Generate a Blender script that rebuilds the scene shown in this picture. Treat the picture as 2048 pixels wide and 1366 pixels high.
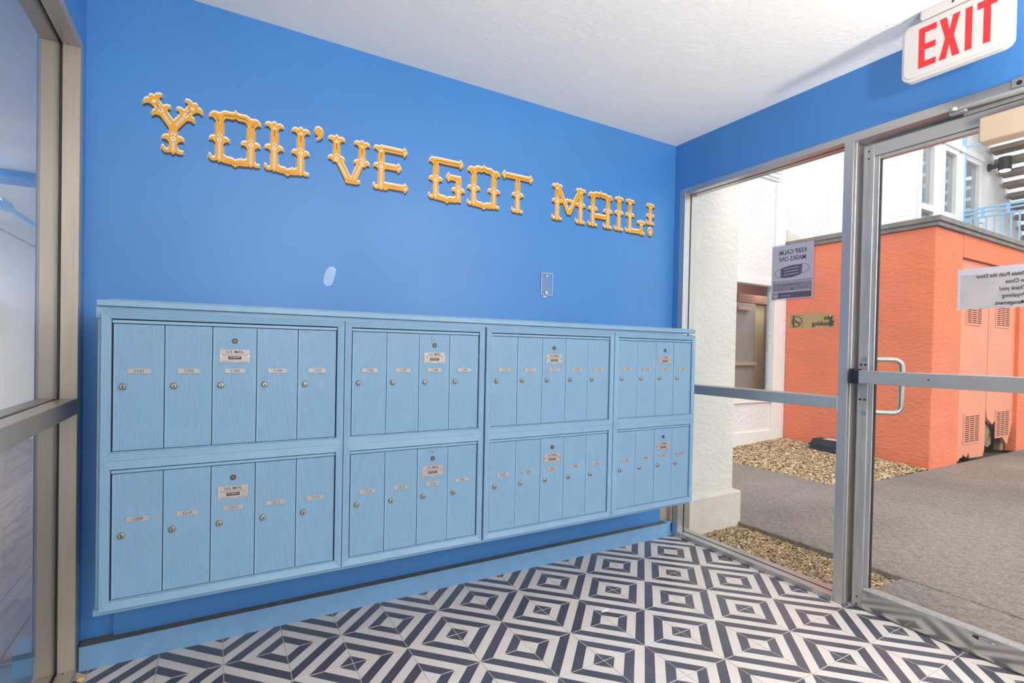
import bpy, bmesh, math, random
from mathutils import Vector, Matrix
random.seed(7)
for o in list(bpy.data.objects):
    bpy.data.objects.remove(o, do_unlink=True)
SC = bpy.context.scene
COL = SC.collection
PI = math.pi

# ------------------------------------------------------------------ camera
cam_d = bpy.data.cameras.new('camera')
cam = bpy.data.objects.new('camera', cam_d); COL.objects.link(cam)
cam.location = (0.5473354, -1.8461492, 1.1370212)
cam.rotation_euler = (1.55881997, -0.01966317, -0.51376325)
cam_d.sensor_width = 36.0
cam_d.lens = 1017.19939 / 2048 * 36.0
cam_d.shift_x = 19.04426 / 2048
cam_d.shift_y = 27.16552 / 2048
cam_d.clip_start = 0.02
SC.camera = cam

# ------------------------------------------------------------------ world, sun, exposure
w = bpy.data.worlds.new('overcast_sky'); SC.world = w; w.use_nodes = True
wn = w.node_tree.nodes; bg = wn['Background']
bg.inputs['Color'].default_value = (0.93, 0.965, 1.0, 1)
bg.inputs['Strength'].default_value = 1.22
sun_d = bpy.data.lights.new('sun', 'SUN'); sun_d.energy = 1.15; sun_d.angle = math.radians(35)
sun_d.color = (1.0, 0.96, 0.9)
sun = bpy.data.objects.new('sun', sun_d); COL.objects.link(sun)
sun.rotation_euler = Vector((0.35, 1.0, -0.95)).to_track_quat('-Z', 'Y').to_euler()
vs = SC.view_settings
vs.view_transform = 'Standard'; vs.look = 'None'; vs.gamma = 1.0; vs.use_curve_mapping = False
vs.exposure = 0.42
FILL_POWER = 27.0
UPFILL_POWER = 52.0

# ------------------------------------------------------------------ materials
def lin(r, g, b):
    f = lambda c: (c/255/12.92) if c/255 <= 0.04045 else ((c/255+0.055)/1.055)**2.4
    return (f(r), f(g), f(b), 1)

def mat(name, rgb, rough=0.5, metal=0.0, var=0.0, vscale=6.0, rgb2=None, bump=0.0, bscale=60.0,
        emit=0.0, spec=0.5, stretch=None, rnd=0.0, coat=0.0, bdist=0.01, detail=6.0):
    m = bpy.data.materials.new(name); m.use_nodes = True
    nt = m.node_tree; N = nt.nodes; L = nt.links
    b = N['Principled BSDF']
    b.inputs['Base Color'].default_value = lin(*rgb)
    b.inputs['Roughness'].default_value = rough
    b.inputs['Metallic'].default_value = metal
    b.inputs['Specular IOR Level'].default_value = spec
    b.inputs['Coat Weight'].default_value = coat
    tc = N.new('ShaderNodeTexCoord'); src = tc.outputs['Object']
    if stretch:
        mp = N.new('ShaderNodeMapping'); mp.inputs['Scale'].default_value = stretch
        L.new(src, mp.inputs['Vector']); src = mp.outputs['Vector']
    if var > 0 or rgb2 or rnd > 0:
        n = N.new('ShaderNodeTexNoise'); n.inputs['Scale'].default_value = vscale
        n.inputs['Detail'].default_value = detail
        L.new(src, n.inputs['Vector'])
        mx = N.new('ShaderNodeMix'); mx.data_type = 'RGBA'
        a = lin(*rgb)
        if rgb2 is None:
            rgb2_ = tuple(max(0, c*(1-var)) for c in a[:3]) + (1,)
        else:
            rgb2_ = lin(*rgb2)
        mx.inputs[6].default_value = a; mx.inputs[7].default_value = rgb2_
        rp = N.new('ShaderNodeMapRange'); rp.inputs[1].default_value = 0.38; rp.inputs[2].default_value = 0.66
        L.new(n.outputs['Fac'], rp.inputs[0]); L.new(rp.outputs[0], mx.inputs[0])
        out = mx.outputs[2]
        if rnd > 0:
            oi = N.new('ShaderNodeObjectInfo'); hs = N.new('ShaderNodeHueSaturation')
            mr = N.new('ShaderNodeMapRange'); mr.inputs[3].default_value = 1-rnd; mr.inputs[4].default_value = 1+rnd
            L.new(oi.outputs['Random'], mr.inputs[0]); L.new(mr.outputs[0], hs.inputs['Value'])
            L.new(out, hs.inputs['Color']); out = hs.outputs['Color']
        L.new(out, b.inputs['Base Color'])
    if bump > 0:
        n2 = N.new('ShaderNodeTexNoise'); n2.inputs['Scale'].default_value = bscale
        n2.inputs['Detail'].default_value = 5
        L.new(src, n2.inputs['Vector'])
        bp = N.new('ShaderNodeBump'); bp.inputs['Strength'].default_value = bump
        bp.inputs['Distance'].default_value = bdist
        L.new(n2.outputs['Fac'], bp.inputs['Height']); L.new(bp.outputs['Normal'], b.inputs['Normal'])
    if emit > 0:
        b.inputs['Emission Color'].default_value = lin(*rgb); b.inputs['Emission Strength'].default_value = emit
    return m

def stained(m, lo=0.72, hi=1.08, scale=0.7):
    nt = m.node_tree; N = nt.nodes; L = nt.links; b = N['Principled BSDF']
    src = b.inputs['Base Color'].links[0].from_socket
    tc = N.new('ShaderNodeTexCoord'); n = N.new('ShaderNodeTexNoise'); n.inputs['Scale'].default_value = scale; n.inputs['Detail'].default_value = 5
    L.new(tc.outputs['Object'], n.inputs['Vector'])
    mr = N.new('ShaderNodeMapRange'); mr.inputs[1].default_value = 0.35; mr.inputs[2].default_value = 0.62; mr.inputs[3].default_value = lo; mr.inputs[4].default_value = hi
    L.new(n.outputs['Fac'], mr.inputs[0]); hs = N.new('ShaderNodeHueSaturation'); L.new(mr.outputs[0], hs.inputs['Value'])
    L.new(src, hs.inputs['Color']); L.new(hs.outputs['Color'], b.inputs['Base Color'])

def glass_mat(name, tint=(0.96, 0.98, 0.97), base=0.04, grain=0.0):
    m = bpy.data.materials.new(name); m.use_nodes = True
    nt = m.node_tree; N = nt.nodes; L = nt.links
    N.remove(N['Principled BSDF'])
    tr = N.new('ShaderNodeBsdfTransparent'); tr.inputs['Color'].default_value = (*tint, 1)
    gl = N.new('ShaderNodeBsdfGlossy'); gl.inputs['Roughness'].default_value = 0.01
    lw = N.new('ShaderNodeLayerWeight'); lw.inputs['Blend'].default_value = 0.5
    pw = N.new('ShaderNodeMath'); pw.operation = 'POWER'; pw.inputs[1].default_value = 4.0
    ml = N.new('ShaderNodeMath'); ml.operation = 'MULTIPLY_ADD'; ml.inputs[1].default_value = 0.8; ml.inputs[2].default_value = base
    mx = N.new('ShaderNodeMixShader')
    L.new(lw.outputs['Facing'], pw.inputs[0]); L.new(pw.outputs[0], ml.inputs[0]); L.new(ml.outputs[0], mx.inputs[0])
    L.new(tr.outputs[0], mx.inputs[1]); L.new(gl.outputs[0], mx.inputs[2])
    L.new(mx.outputs[0], N['Material Output'].inputs['Surface'])
    return m

M = {}
M['wall_blue'] = mat('wall_blue_paint', (68, 129, 192), rough=0.38, spec=0.45, var=0.05, vscale=3, bump=0.06, bscale=35, bdist=0.004)
M['wall_blue_rough'] = mat('header_blue_paint', (68, 129, 192), rough=0.45, var=0.06, vscale=3, bump=0.25, bscale=30, bdist=0.004)
M['mail_blue'] = mat('mailbox_blue_paint', (118, 153, 181), rough=0.38, var=0.05, vscale=8, bump=0.05, bscale=90, bdist=0.002)
M['base_blue'] = mat('baseboard_blue_paint', (112, 157, 196), rough=0.4, var=0.08, vscale=14, bump=0.12, bscale=80, bdist=0.002)
M['ledge'] = mat('dusty_ledge', (112, 112, 108), rough=0.8, var=0.3, vscale=25)
M['gap'] = mat('gap_black', (22, 26, 38), rough=0.8)
M['ceiling'] = mat('ceiling_white', (246, 242, 236), rough=0.85, bump=0.35, bscale=55, bdist=0.006, var=0.02)
M['white_paint'] = mat('white_paint', (234, 231, 229), rough=0.7, var=0.03)
M['alu'] = mat('brushed_aluminium', (192, 190, 188), rough=0.32, metal=0.75, var=0.06, vscale=4, stretch=(20, 20, 1))
M['alu_h'] = mat('brushed_aluminium_horizontal', (192, 190, 188), rough=0.30, metal=0.75, var=0.06, vscale=4, stretch=(20, 1, 20))
M['alu_left'] = mat('bronze_tinted_aluminium', (172, 162, 149), rough=0.34, metal=0.4, var=0.08, vscale=4, stretch=(20, 20, 1))
M['alu_worn'] = mat('scratched_aluminium', (182, 180, 178), rough=0.40, metal=0.6, rgb2=(166, 164, 162), vscale=6, stretch=(10, 10, 1))
M['gasket'] = mat('rubber_gasket', (36, 32, 32), rough=0.6)
M['black'] = mat('black_plastic', (28, 26, 32), rough=0.4)
M['steel'] = mat('polished_steel', (196, 190, 180), rough=0.2, metal=0.95)
M['brass'] = mat('aged_nickel', (176, 166, 150), rough=0.26, metal=0.9)
M['dark_lock'] = mat('dark_lock', (58, 54, 52), rough=0.35, metal=0.6)
M['bronze'] = mat('dull_bronze', (112, 100, 84), rough=0.5, metal=0.5)
M['plate'] = mat('plate_silver', (164, 157, 154), rough=0.4, metal=0.25, var=0.05, vscale=40)
M['ink'] = mat('black_ink', (34, 32, 36), rough=0.7)
M['chip'] = mat('paint_chip_dark', (52, 60, 74), rough=0.8)
M['yellow'] = mat('sign_yellow', (216, 154, 34), rough=0.45, var=0.04, vscale=20)
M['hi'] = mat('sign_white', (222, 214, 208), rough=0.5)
M['cream'] = mat('sign_cream', (222, 206, 184), rough=0.5)
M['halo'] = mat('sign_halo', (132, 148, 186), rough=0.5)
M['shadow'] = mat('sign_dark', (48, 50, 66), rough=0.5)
M['patch'] = mat('spackle_patch', (166, 190, 220), rough=0.7, var=0.1, vscale=30)
M['tile_w'] = mat('tile_white', (203, 195, 190), rough=0.32, var=0.05, vscale=12, rnd=0.03)
M['tile_d'] = mat('tile_charcoal', (72, 73, 86), rough=0.32, rgb2=(84, 82, 92), vscale=10, rnd=0.14)
M['grout'] = mat('grout', (184, 174, 166), rough=0.9, var=0.2, vscale=30)
M['glass'] = glass_mat('clear_glass')
M['glass_left'] = glass_mat('bluish_glass', tint=(0.93, 0.95, 0.98), base=0.05)
M['acrylic'] = glass_mat('clear_acrylic', tint=(0.90, 0.93, 0.96), base=0.08)
M['orange'] = mat('orange_stucco', (236, 130, 92), rough=0.8, var=0.08, vscale=2.5, bump=0.55, bscale=22, bdist=0.02, stretch=(1, 1, 1.8))
M['orange_door'] = mat('orange_door_paint', (234, 150, 120), rough=0.6, var=0.06, vscale=3, bump=0.1, bscale=20)
M['cap'] = mat('grey_metal_cap', (140, 131, 124), rough=0.6, var=0.25, vscale=8)
M['stucco'] = mat('white_stucco', (238, 228, 220), rough=0.9, var=0.05, vscale=4, bump=0.8, bscale=26, bdist=0.012, stretch=(1, 1, 1.3))
M['stucco_fine'] = mat('white_stucco_fine', (232, 229, 229), rough=0.9, var=0.06, vscale=2, bump=0.7, bscale=22, bdist=0.02)
M['stucco_base'] = mat('plaster_base', (224, 213, 202), rough=0.9, var=0.08, vscale=9, bump=0.3, bscale=40, bdist=0.01)
M['concrete'] = mat('asphalt_concrete', (158, 146, 138), rough=0.92, rgb2=(126, 111, 103), vscale=85, bump=0.9, bscale=120, bdist=0.01, detail=15)
stained(M['concrete'])
M['alu_polish'] = mat('polished_aluminium', (186, 184, 180), rough=0.16, metal=0.9, var=0.08, vscale=3, stretch=(6, 1, 6))
M['soil'] = mat('soil', (98, 84, 68), rough=1.0, var=0.3, vscale=30)
M['pebble_a'] = mat('pebble_tan', (196, 164, 122), rough=0.9, var=0.3, vscale=40)
M['pebble_b'] = mat('pebble_brown', (132, 100, 70), rough=0.9, var=0.3, vscale=40)
M['pebble_c'] = mat('pebble_pale', (222, 204, 178), rough=0.9)
M['tread'] = mat('concrete_tread', (156, 140, 128), rough=0.9, var=0.25, vscale=6, bump=0.4, bscale=40)
M['sky_blue'] = mat('railing_blue', (160, 202, 242), rough=0.5)
M['deep_blue'] = mat('strut_blue', (70, 120, 190), rough=0.5)
M['pane_reflect'] = mat('reflection_pane', (150, 156, 162), rough=0.06, spec=0.9, var=0.25, vscale=1.2)  # grey lightened so the colour carries the reflections in the panes
M['brown'] = mat('brown_room', (134, 96, 78), rough=0.8, var=0.12, vscale=3)
M['grey_door'] = mat('grey_door', (152, 146, 142), rough=0.6)
M['pale_green'] = mat('pale_yellow_green', (206, 198, 160), rough=0.7)
M['tan'] = mat('tan_paint', (186, 166, 144), rough=0.45)
M['tan_trim'] = mat('unpainted_tan', (176, 160, 146), rough=0.8, var=0.3, vscale=10)
M['paper_grey'] = mat('paper_grey', (176, 172, 186), rough=0.8, var=0.04)
M['paper_mid'] = mat('paper_mid_grey', (126, 122, 136), rough=0.8)
M['paper_dark'] = mat('paper_dark', (84, 80, 92), rough=0.8)
M['paper_door'] = mat('paper_translucent', (176, 170, 172), rough=0.8, var=0.08, vscale=14)
M['tape'] = mat('clear_tape', (186, 184, 192), rough=0.5)
M['sign_tan'] = mat('sign_tan', (190, 162, 112), rough=0.7)
M['olive'] = mat('olive_tape', (86, 88, 58), rough=0.7)
M['exit_white'] = mat('exit_housing', (206, 201, 197), rough=0.4)
M['exit_red'] = mat('exit_red', (236, 34, 40), rough=0.4, emit=0.25)
M['lamp_glow'] = mat('lamp_glow', (255, 250, 240), rough=0.5, emit=6.0)
M['fill_glass'] = glass_mat('fill_lamp_glass', tint=(0.99, 0.99, 0.98), base=0.02)
M['wood'] = mat('grey_wood_plank', (150, 138, 134), rough=0.35, rgb2=(118, 106, 104), vscale=7, stretch=(6, 0.6, 1), rnd=0.10)
M['hall'] = mat('hall_paint', (220, 216, 210), rough=0.5, var=0.08, vscale=2)
M['brown_strip'] = mat('threshold_brown', (124, 106, 96), rough=0.6)
M['leaf'] = mat('dry_leaf', (222, 178, 92), rough=0.8)
M['slot'] = mat('vent_slot', (90, 58, 46), rough=0.9)
M['rot'] = mat('rotten_board', (166, 138, 106), rough=0.95, var=0.4, vscale=18)

# ------------------------------------------------------------------ mesh helpers
class MB:
    def __init__(s): s.v = []; s.f = []; s.m = []; s.sm = []
    def add(s, vs_, fs, mi=0, smooth=False):
        o = len(s.v); s.v += [tuple(p) for p in vs_]
        for f in fs: s.f.append([i+o for i in f]); s.m.append(mi); s.sm.append(smooth)
        return s
    def box(s, x0, x1, y0, y1, z0, z1, mi=0):
        x0, x1 = min(x0, x1), max(x0, x1); y0, y1 = min(y0, y1), max(y0, y1); z0, z1 = min(z0, z1), max(z0, z1)
        v = [(x0,y0,z0),(x1,y0,z0),(x1,y1,z0),(x0,y1,z0),(x0,y0,z1),(x1,y0,z1),(x1,y1,z1),(x0,y1,z1)]
        return s.add(v, [(0,3,2,1),(4,5,6,7),(0,1,5,4),(1,2,6,5),(2,3,7,6),(3,0,4,7)], mi)
    def prism(s, poly, a0, a1, axis='y', mi=0):
        """poly: 2-D outline, extruded along axis from a0 to a1.  axis y -> (x,z); x -> (y,z); z -> (x,y)"""
        def P(p, a):
            return {'y': (p[0], a, p[1]), 'x': (a, p[0], p[1]), 'z': (p[0], p[1], a)}[axis]
        n = len(poly); v = [P(p, a0) for p in poly] + [P(p, a1) for p in poly]
        f = [tuple(range(n))[::-1], tuple(range(n, 2*n))] + [(i, (i+1) % n, n+(i+1) % n, n+i) for i in range(n)]
        return s.add(v, f, mi)
    def tube(s, pts, r, n=12, mi=0, cap=True, smooth=True):
        pts = [Vector(p) for p in pts]; rings = []
        rr = r if isinstance(r, (list, tuple)) else [r]*len(pts)
        prev = None
        for i, p in enumerate(pts):
            d = ((pts[min(i+1, len(pts)-1)]-p).normalized() + (p-pts[max(i-1, 0)]).normalized()).normalized()
            if prev is None:
                a = d.orthogonal().normalized()
            else:
                a = (prev - d*prev.dot(d)).normalized()
            prev = a; b = d.cross(a)
            rings.append([p + (a*math.cos(2*PI*k/n) + b*math.sin(2*PI*k/n))*rr[i] for k in range(n)])
        v = [q for R_ in rings for q in R_]; f = []
        for i in range(len(rings)-1):
            for k in range(n):
                f.append((i*n+k, i*n+(k+1) % n, (i+1)*n+(k+1) % n, (i+1)*n+k))
        s.add(v, f, mi, smooth)
        if cap:
            s.add(rings[0], [tuple(range(n))[::-1]], mi); s.add(rings[-1], [tuple(range(n))], mi)
        return s
    def cyl(s, p0, p1, r, n=16, mi=0): return s.tube([p0, p1], r, n, mi)
    def flat(s, poly, y, mi=0, axis='y'):
        v = [{'y': (p[0], y, p[1]), 'x': (y, p[0], p[1]), 'z': (p[0], p[1], y)}[axis] for p in poly]
        return s.add(v, [tuple(range(len(v)))], mi)
    def mesh(s, name, mats):
        me = bpy.data.meshes.new(name); me.from_pydata(s.v, [], s.f)
        for m_ in (mats if isinstance(mats, (list, tuple)) else [mats]): me.materials.append(M[m_])
        me.polygons.foreach_set('material_index', s.m); me.polygons.foreach_set('use_smooth', s.sm)
        bm = bmesh.new(); bm.from_mesh(me); bmesh.ops.recalc_face_normals(bm, faces=bm.faces); bm.to_mesh(me); bm.free()
        me.update(); return me
    def obj(s, name, mats, parent=None, bevel=0.0, seg=2, loc=None):
        return link(name, s.mesh(name, mats), parent, bevel, seg, loc)

def link(name, me, parent=None, bevel=0.0, seg=2, loc=None):
    o = bpy.data.objects.new(name, me); COL.objects.link(o)
    if parent is not None: o.parent = parent
    if loc is not None: o.location = loc
    if bevel > 0:
        b = o.modifiers.new('bevel', 'BEVEL'); b.width = bevel; b.segments = seg; b.limit_method = 'ANGLE'
        b.angle_limit = math.radians(40)
    return o
def tag(o, label=None, cat=None, group=None, kind=None):
    if label: o['label'] = label
    if cat: o['category'] = cat
    if group: o['group'] = group
    if kind: o['kind'] = kind
    return o
def empty(name, loc=(0, 0, 0), **k):
    o = bpy.data.objects.new(name, None); o.empty_display_size = 0.05; COL.objects.link(o); o.location = loc
    return tag(o, **k)
def struct(o, label=None): return tag(o, label=label, kind='structure')
def frame_world(parent):
    """children built in world coordinates under an empty that stands elsewhere"""
    return -Vector(parent.location)

_tc = {}
def text_mesh(txt, size, align='CENTER', bold=0.0):
    key = (txt, size, align, bold)
    if key in _tc: return _tc[key]
    cu = bpy.data.curves.new('txt', 'FONT'); cu.body = txt; cu.size = size; cu.align_x = align; cu.align_y = 'CENTER'
    cu.offset = bold; cu.resolution_u = 3
    o = bpy.data.objects.new('txt', cu); COL.objects.link(o)
    me = bpy.data.meshes.new_from_object(o)
    bpy.data.objects.remove(o, do_unlink=True); bpy.data.curves.remove(cu)
    me.materials.clear()
    _tc[key] = me; return me
def text_to(mb, txt, size, ox, oz, y, mi=0, align='CENTER', bold=0.0, mirror=False, plane='y', sx=1.0):
    """adds the letters to mesh builder mb on plane y=const (facing -y) or x=const (facing -x)"""
    me = text_mesh(txt, size, align, bold); v = []
    for q in me.vertices:
        a, b = q.co.x*sx, q.co.y
        if mirror: a = -a
        if plane == 'y': v.append((ox+a, y, oz+b))
        else: v.append((y, ox-a, oz+b))
    mb.add(v, [tuple(p.vertices) for p in me.polygons], mi)
def ell(cx, cz, rx, rz, n=16, a0=0.0, a1=2*PI):
    return [(cx+rx*math.cos(a0+(a1-a0)*i/n), cz+rz*math.sin(a0+(a1-a0)*i/n)) for i in range(n)]

# ------------------------------------------------------------------ room constants
YW = 0.42      # upper back wall
CZ = 2.427     # ceiling
XF = 3.045     # inner face of right storefront
XL = 0.146     # inner face of left storefront
YR = -3.05     # rear wall
S = 0.2032     # floor tile
TX0, TY0 = 1.19395, 0.18431

# ================================================================== THE ROOM
# floor: grout bed plus one part per tile
floor = MB().box(XL-0.12, 3.17, YR-0.1, YW, -0.06, -0.0012).obj('floor', 'grout')
struct(floor, 'black and white striped cement tile floor')
def clip(poly, x0, x1, y0, y1):
    def cut(P, f, inter):
        out = []
        for i in range(len(P)):
            a, b = P[i-1], P[i]
            if f(b):
                if not f(a): out.append(inter(a, b))
                out.append(b)
            elif f(a): out.append(inter(a, b))
        return out
    def ix(v): return lambda a, b: (v, a[1]+(b[1]-a[1])*(v-a[0])/(b[0]-a[0]))
    def iy(v): return lambda a, b: (a[0]+(b[0]-a[0])*(v-a[1])/(b[1]-a[1]), v)
    for f, g in ((lambda p: p[0] >= x0, ix(x0)), (lambda p: p[0] <= x1, ix(x1)), (lambda p: p[1] >= y0, iy(y0)), (lambda p: p[1] <= y1, iy(y1))):
        if not poly: return []
        poly = cut(poly, f, g)
    return poly
def tile_bands(fx, fy):
    """8 diagonal bands; white corner at local (0,0), flipped by fx / fy"""
    q = S/4; out = []
    for k in range(8):
        a, b = k*q, (k+1)*q
        if k < 4: P = [(a, 0), (b, 0), (0, b), (0, a)] if k else [(0, 0), (b, 0), (0, b)]
        else:
            c, d = a-S, b-S
            P = [(S, c), (S, d), (d, S), (c, S)] if k < 7 else [(S, c), (S, S), (c, S)]
        P = [(S-p[0] if fx else p[0], S-p[1] if fy else p[1]) for p in P]
        out.append((P, k % 2))
    return out
G = 0.0016
def tile_mesh(fx, fy, x0, x1, y0, y1):
    mb = MB()
    for P, mi in tile_bands(fx, fy):
        P = clip(P, x0, x1, y0, y1)
        if len(P) > 2: mb.add([(p[0], p[1], 0) for p in P], [tuple(range(len(P)))], mi)
    R_ = [(x0, y0), (x1, y0), (x1, y1), (x0, y1)]
    mb.add([(*p, 0) for p in R_] + [(*p, -0.006) for p in R_], [(0,1,5,4),(1,2,6,5),(2,3,7,6),(3,0,4,7)], 0)
    return mb.mesh('tile', ['tile_w', 'tile_d'])
tcache = {}
for r in range(-1, 16):
    for c in range(-6, 10):
        # tile spans columns c..c+1, rows r..r+1 (row r+1 is nearer the camera: lower y)
        ox, oy = TX0 + c*S, TY0 - (r+1)*S
        lim_x1 = 3.088 if oy < -0.55 else XF+0.01
        x0 = max(G, XL-0.006-ox); x1 = min(S-G, lim_x1-ox); y0 = max(G, YR-oy); y1 = min(S-G, 0.372-oy)
        if x1-x0 < 0.004 or y1-y0 < 0.004: continue
        # white centre at even column/even row vertex
        wc = c if c % 2 == 0 else c+1; wr = r if r % 2 == 0 else r+1
        fx = (wc == c+1); fy = (wr == r)     # y grows upward = smaller row index
        key = (fx, fy, round(x0, 4), round(x1, 4), round(y0, 4), round(y1, 4))
        if key not in tcache: tcache[key] = tile_mesh(*key)
        link('tile', tcache[key], floor, loc=(ox, oy, random.uniform(-0.0003, 0.0003)))
# back wall: upper wall, lower boxed-out board
wb = MB().box(0.02, 3.16, YW, YW+0.12, 0, CZ).obj('wall_back', 'wall_blue'); struct(wb, 'glossy blue painted wall behind the mailboxes')
MB().box(0.24, 2.967, 0.405, YW, 0.07, 0.33).obj('lower_board', 'wall_blue', wb)
MB().prism([(0.944, 1.408), (0.948, 1.44), (0.958, 1.462), (0.968, 1.474), (0.984, 1.476), (0.997, 1.464), (0.993, 1.45), (0.986, 1.415), (0.976, 1.396), (0.96, 1.391), (0.95, 1.397)], YW-0.0012, YW).obj('filler_patch', 'patch', wb)
MB().box(2.967, XF+0.03, YW-0.003, YW, 0.07, 0.33).box(3.034, 3.05, 0.385, YW, 0.07, 0.6).obj('unpainted_strip', 'tan_trim', wb)
bb = MB().box(0.15, 2.985, 0.3655, 0.405, -0.002, 0.083).obj('baseboard_back', 'base_blue', bevel=0.002); struct(bb, 'light blue wooden baseboard under the mailboxes')
MB().box(0.15, 2.985, 0.367, 0.42, 0.083, 0.0845).obj('dusty_top', 'ledge', bb)
MB().box(2.985, 3.03, 0.378, 0.42, -0.002, 0.0835).obj('end_block', 'base_blue', bb, bevel=0.002)
# ceiling
ce = MB().box(-0.05, 3.25, YR-0.15, YW+0.12, CZ, CZ+0.12).obj('ceiling', 'ceiling'); struct(ce, 'white textured ceiling')
# right header wall over the storefront
wr_ = MB().box(XF, XF+0.12, YR, YW, 2.143, CZ).box(XF, XF+0.12, 0.378, YW, 0.6, 2.143).obj('wall_right', 'wall_blue_rough'); struct(wr_, 'blue header wall above the glass storefront and door')
MB().prism(ell(-1.21, 2.24, 0.03, 0.012, 14), XF-0.0008, XF, axis='x').obj('scuff_patch', 'patch', wr_)
wl = MB().box(XL-0.12, XL, YR, YW, 2.143, CZ).box(XL-0.12, XL, 0.380, YW, 0.0, 2.143).obj('wall_left', 'wall_blue'); struct(wl, 'blue header wall above the left glass partition')
# unseen rear wall; its wide opening is added to let fill daylight in
wre = MB().box(XL-0.12, 0.3, YR-0.12, YR, 0, CZ).box(2.9, 3.17, YR-0.12, YR, 0, CZ).box(0.3, 2.9, YR-0.12, YR, 2.3, CZ).box(0.3, 2.9, YR-0.12, YR, 0, 0.08).obj('wall_rear', 'white_paint')
struct(wre, 'white rear wall of the lobby, opening added for fill light')

# ---------------------------------------------------------------- storefront windows
def storefront(name, xi, sgn, y0, y1, z_mid, mname, gname, label, pieces=True):
    """framed glazing in plane x; xi inner face, depth goes sgn direction; y1 far jamb, y0 near jamb"""
    D = 0.107; xo = xi + sgn*D; fw = 0.041
    xg0 = xi + sgn*0.047; xg1 = xi + sgn*0.060
    e = empty(name, (xi + sgn*D/2, (y0+y1)/2, 0)); struct(e, label); off = frame_world(e)
    def piece(nm, a0, a1, b0, b1, z0, z1, m_=mname):
        # profile split in two halves with a dark gasket channel between them
        mb = MB(); mb.box(a0, a1, b0, b1, z0, z1); o = mb.obj(nm, m_, e, bevel=0.0012, seg=1, loc=off); return o
    def member(nm, b0, b1, z0, z1, inner):
        piece(nm, xi, xg0, b0, b1, z0, z1); piece(nm, xg1, xo, b0, b1, z0, z1)
        g = 0.004
        MB().box(xg0, xg1, b0+g, b1-g, z0+(g if z0 > 0.001 else 0), z1-g).obj('gasket', 'gasket', e, loc=off)
    member('jamb', y1-fw, y1, 0, 2.143, 0)
    member('jamb', y0, y0+fw, 0, 2.143, 0)
    member('head_rail', y0+fw, y1-fw, 2.111, 2.143, 0)
    member('sill_rail', y0+fw, y1-fw, 0, 0.026, 0)
    member('mid_rail', y0+fw, y1-fw, 0.891, 0.944, 0)
    xm = (xg0+xg1)/2
    MB().box(xm-0.003, xm+0.003, y0+fw, y1-fw, 0.938, 2.117).obj('glass_pane', gname, e, loc=off)
    MB().box(xm-0.003, xm+0.003, y0+fw, y1-fw, 0.020, 0.897).obj('glass_pane', gname, e, loc=off)
    sc = MB()
    for yy in (y1-fw-0.012, y0+fw+0.012):
        for zz, dz in ((2.111, -0.0008), (0.026, 0.0008)):
            sc.cyl((xi+sgn*0.03, yy, zz), (xi+sgn*0.03, yy, zz+dz), 0.003, 10)
            sc.cyl((xi+sgn*0.085, yy, zz), (xi+sgn*0.085, yy, zz+dz), 0.003, 10)
    sc.obj('screw', 'dark_lock', e, loc=off)
    return e
storefront('window_1', XF, +1, -0.609, 0.378, 0, 'alu', 'glass', 'aluminium framed storefront window beside the glass door')
storefront('window_2', XL, -1, -1.55, 0.380, 0, 'alu_left', 'glass_left', 'bronze toned aluminium glass partition at the far left')
storefront('window_3', XF, +1, YR, -1.57, 0, 'alu', 'glass', 'storefront window behind the glass door hinge side')
storefront('window_4', XL, -1, YR, -1.552, 0, 'alu_left', 'glass_left', 'left glass partition behind the viewer')

# ---------------------------------------------------------------- the glass door
door = empty('door_1', (3.1, -1.08, 0)); struct(door, 'aluminium and glass entrance door with push bar'); off = frame_world(door)
def dpart(mb, nm, m_, parent=door, bev=0.0012, seg=1): return mb.obj(nm, m_, parent, bevel=bev, seg=seg, loc=off if parent is door else None)
DX0, DX1 = 3.080, 3.124; DY1, DY0 = -0.634, -1.54
dpart(MB().box(XF, XF+0.107, DY1+0.024, DY1+0.0245, 0, 2.1), 'frame_edge', 'alu')
dpart(MB().box(XF, XF+0.107, DY0-0.03, -0.609, 2.103, 2.143), 'frame_head', 'alu_h')
dpart(MB().box(3.126, XF+0.107, -0.634, -0.609, 0, 2.103), 'door_stop', 'alu')
dpart(MB().box(XF+0.02, 3.07, -0.613, -0.609, 0, 2.103), 'frame_lip', 'alu')
dpart(MB().box(3.126, XF+0.107, DY0-0.03, -0.634, 2.085, 2.103), 'head_stop', 'alu_h')
dpart(MB().box(DX0, DX1, DY1-0.042, DY1, 0.008, 2.078), 'stile', 'alu_worn')
dpart(MB().box(DX0, DX1, DY0, DY0+0.06, 0.008, 2.078), 'stile', 'alu_worn')
dpart(MB().box(DX0, DX1, DY0+0.06, DY1-0.0425, 2.024, 2.078), 'top_rail', 'alu_h')
dpart(MB().box(DX0-0.002, DX1, DY0+0.06, DY1-0.0425, 0.008, 0.092), 'bottom_rail', 'alu_polish')
dpart(MB().prism([(DX0-0.0, 0.092), (DX0+0.012, 0.104), (DX1-0.012, 0.104), (DX1, 0.092)], DY0+0.06, DY1-0.043, axis='y'), 'bottom_bead', 'alu_worn')
dpart(MB().box(DX0+0.008, DX1-0.008, DY1-0.060, DY1-0.042, 0.104, 2.024), 'glazing_bead', 'alu')
dpart(MB().box(DX0+0.008, DX1-0.008, DY0+0.06, DY1-0.060, 2.008, 2.024), 'glazing_bead', 'alu_h')
dpart(MB().box(3.099, 3.105, DY0+0.055, DY1-0.055, 0.098, 2.015), 'glass_pane', 'glass', bev=0)
dpart(MB().box(3.0955, 3.1085, DY1-0.0635, DY1-0.060, 0.104, 2.008), 'gasket', 'gasket', bev=0)
dpart(MB().box(3.090, 3.155, DY0, -0.613, -0.004, 0.006), 'threshold', 'alu_worn')
sc = MB()
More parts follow.
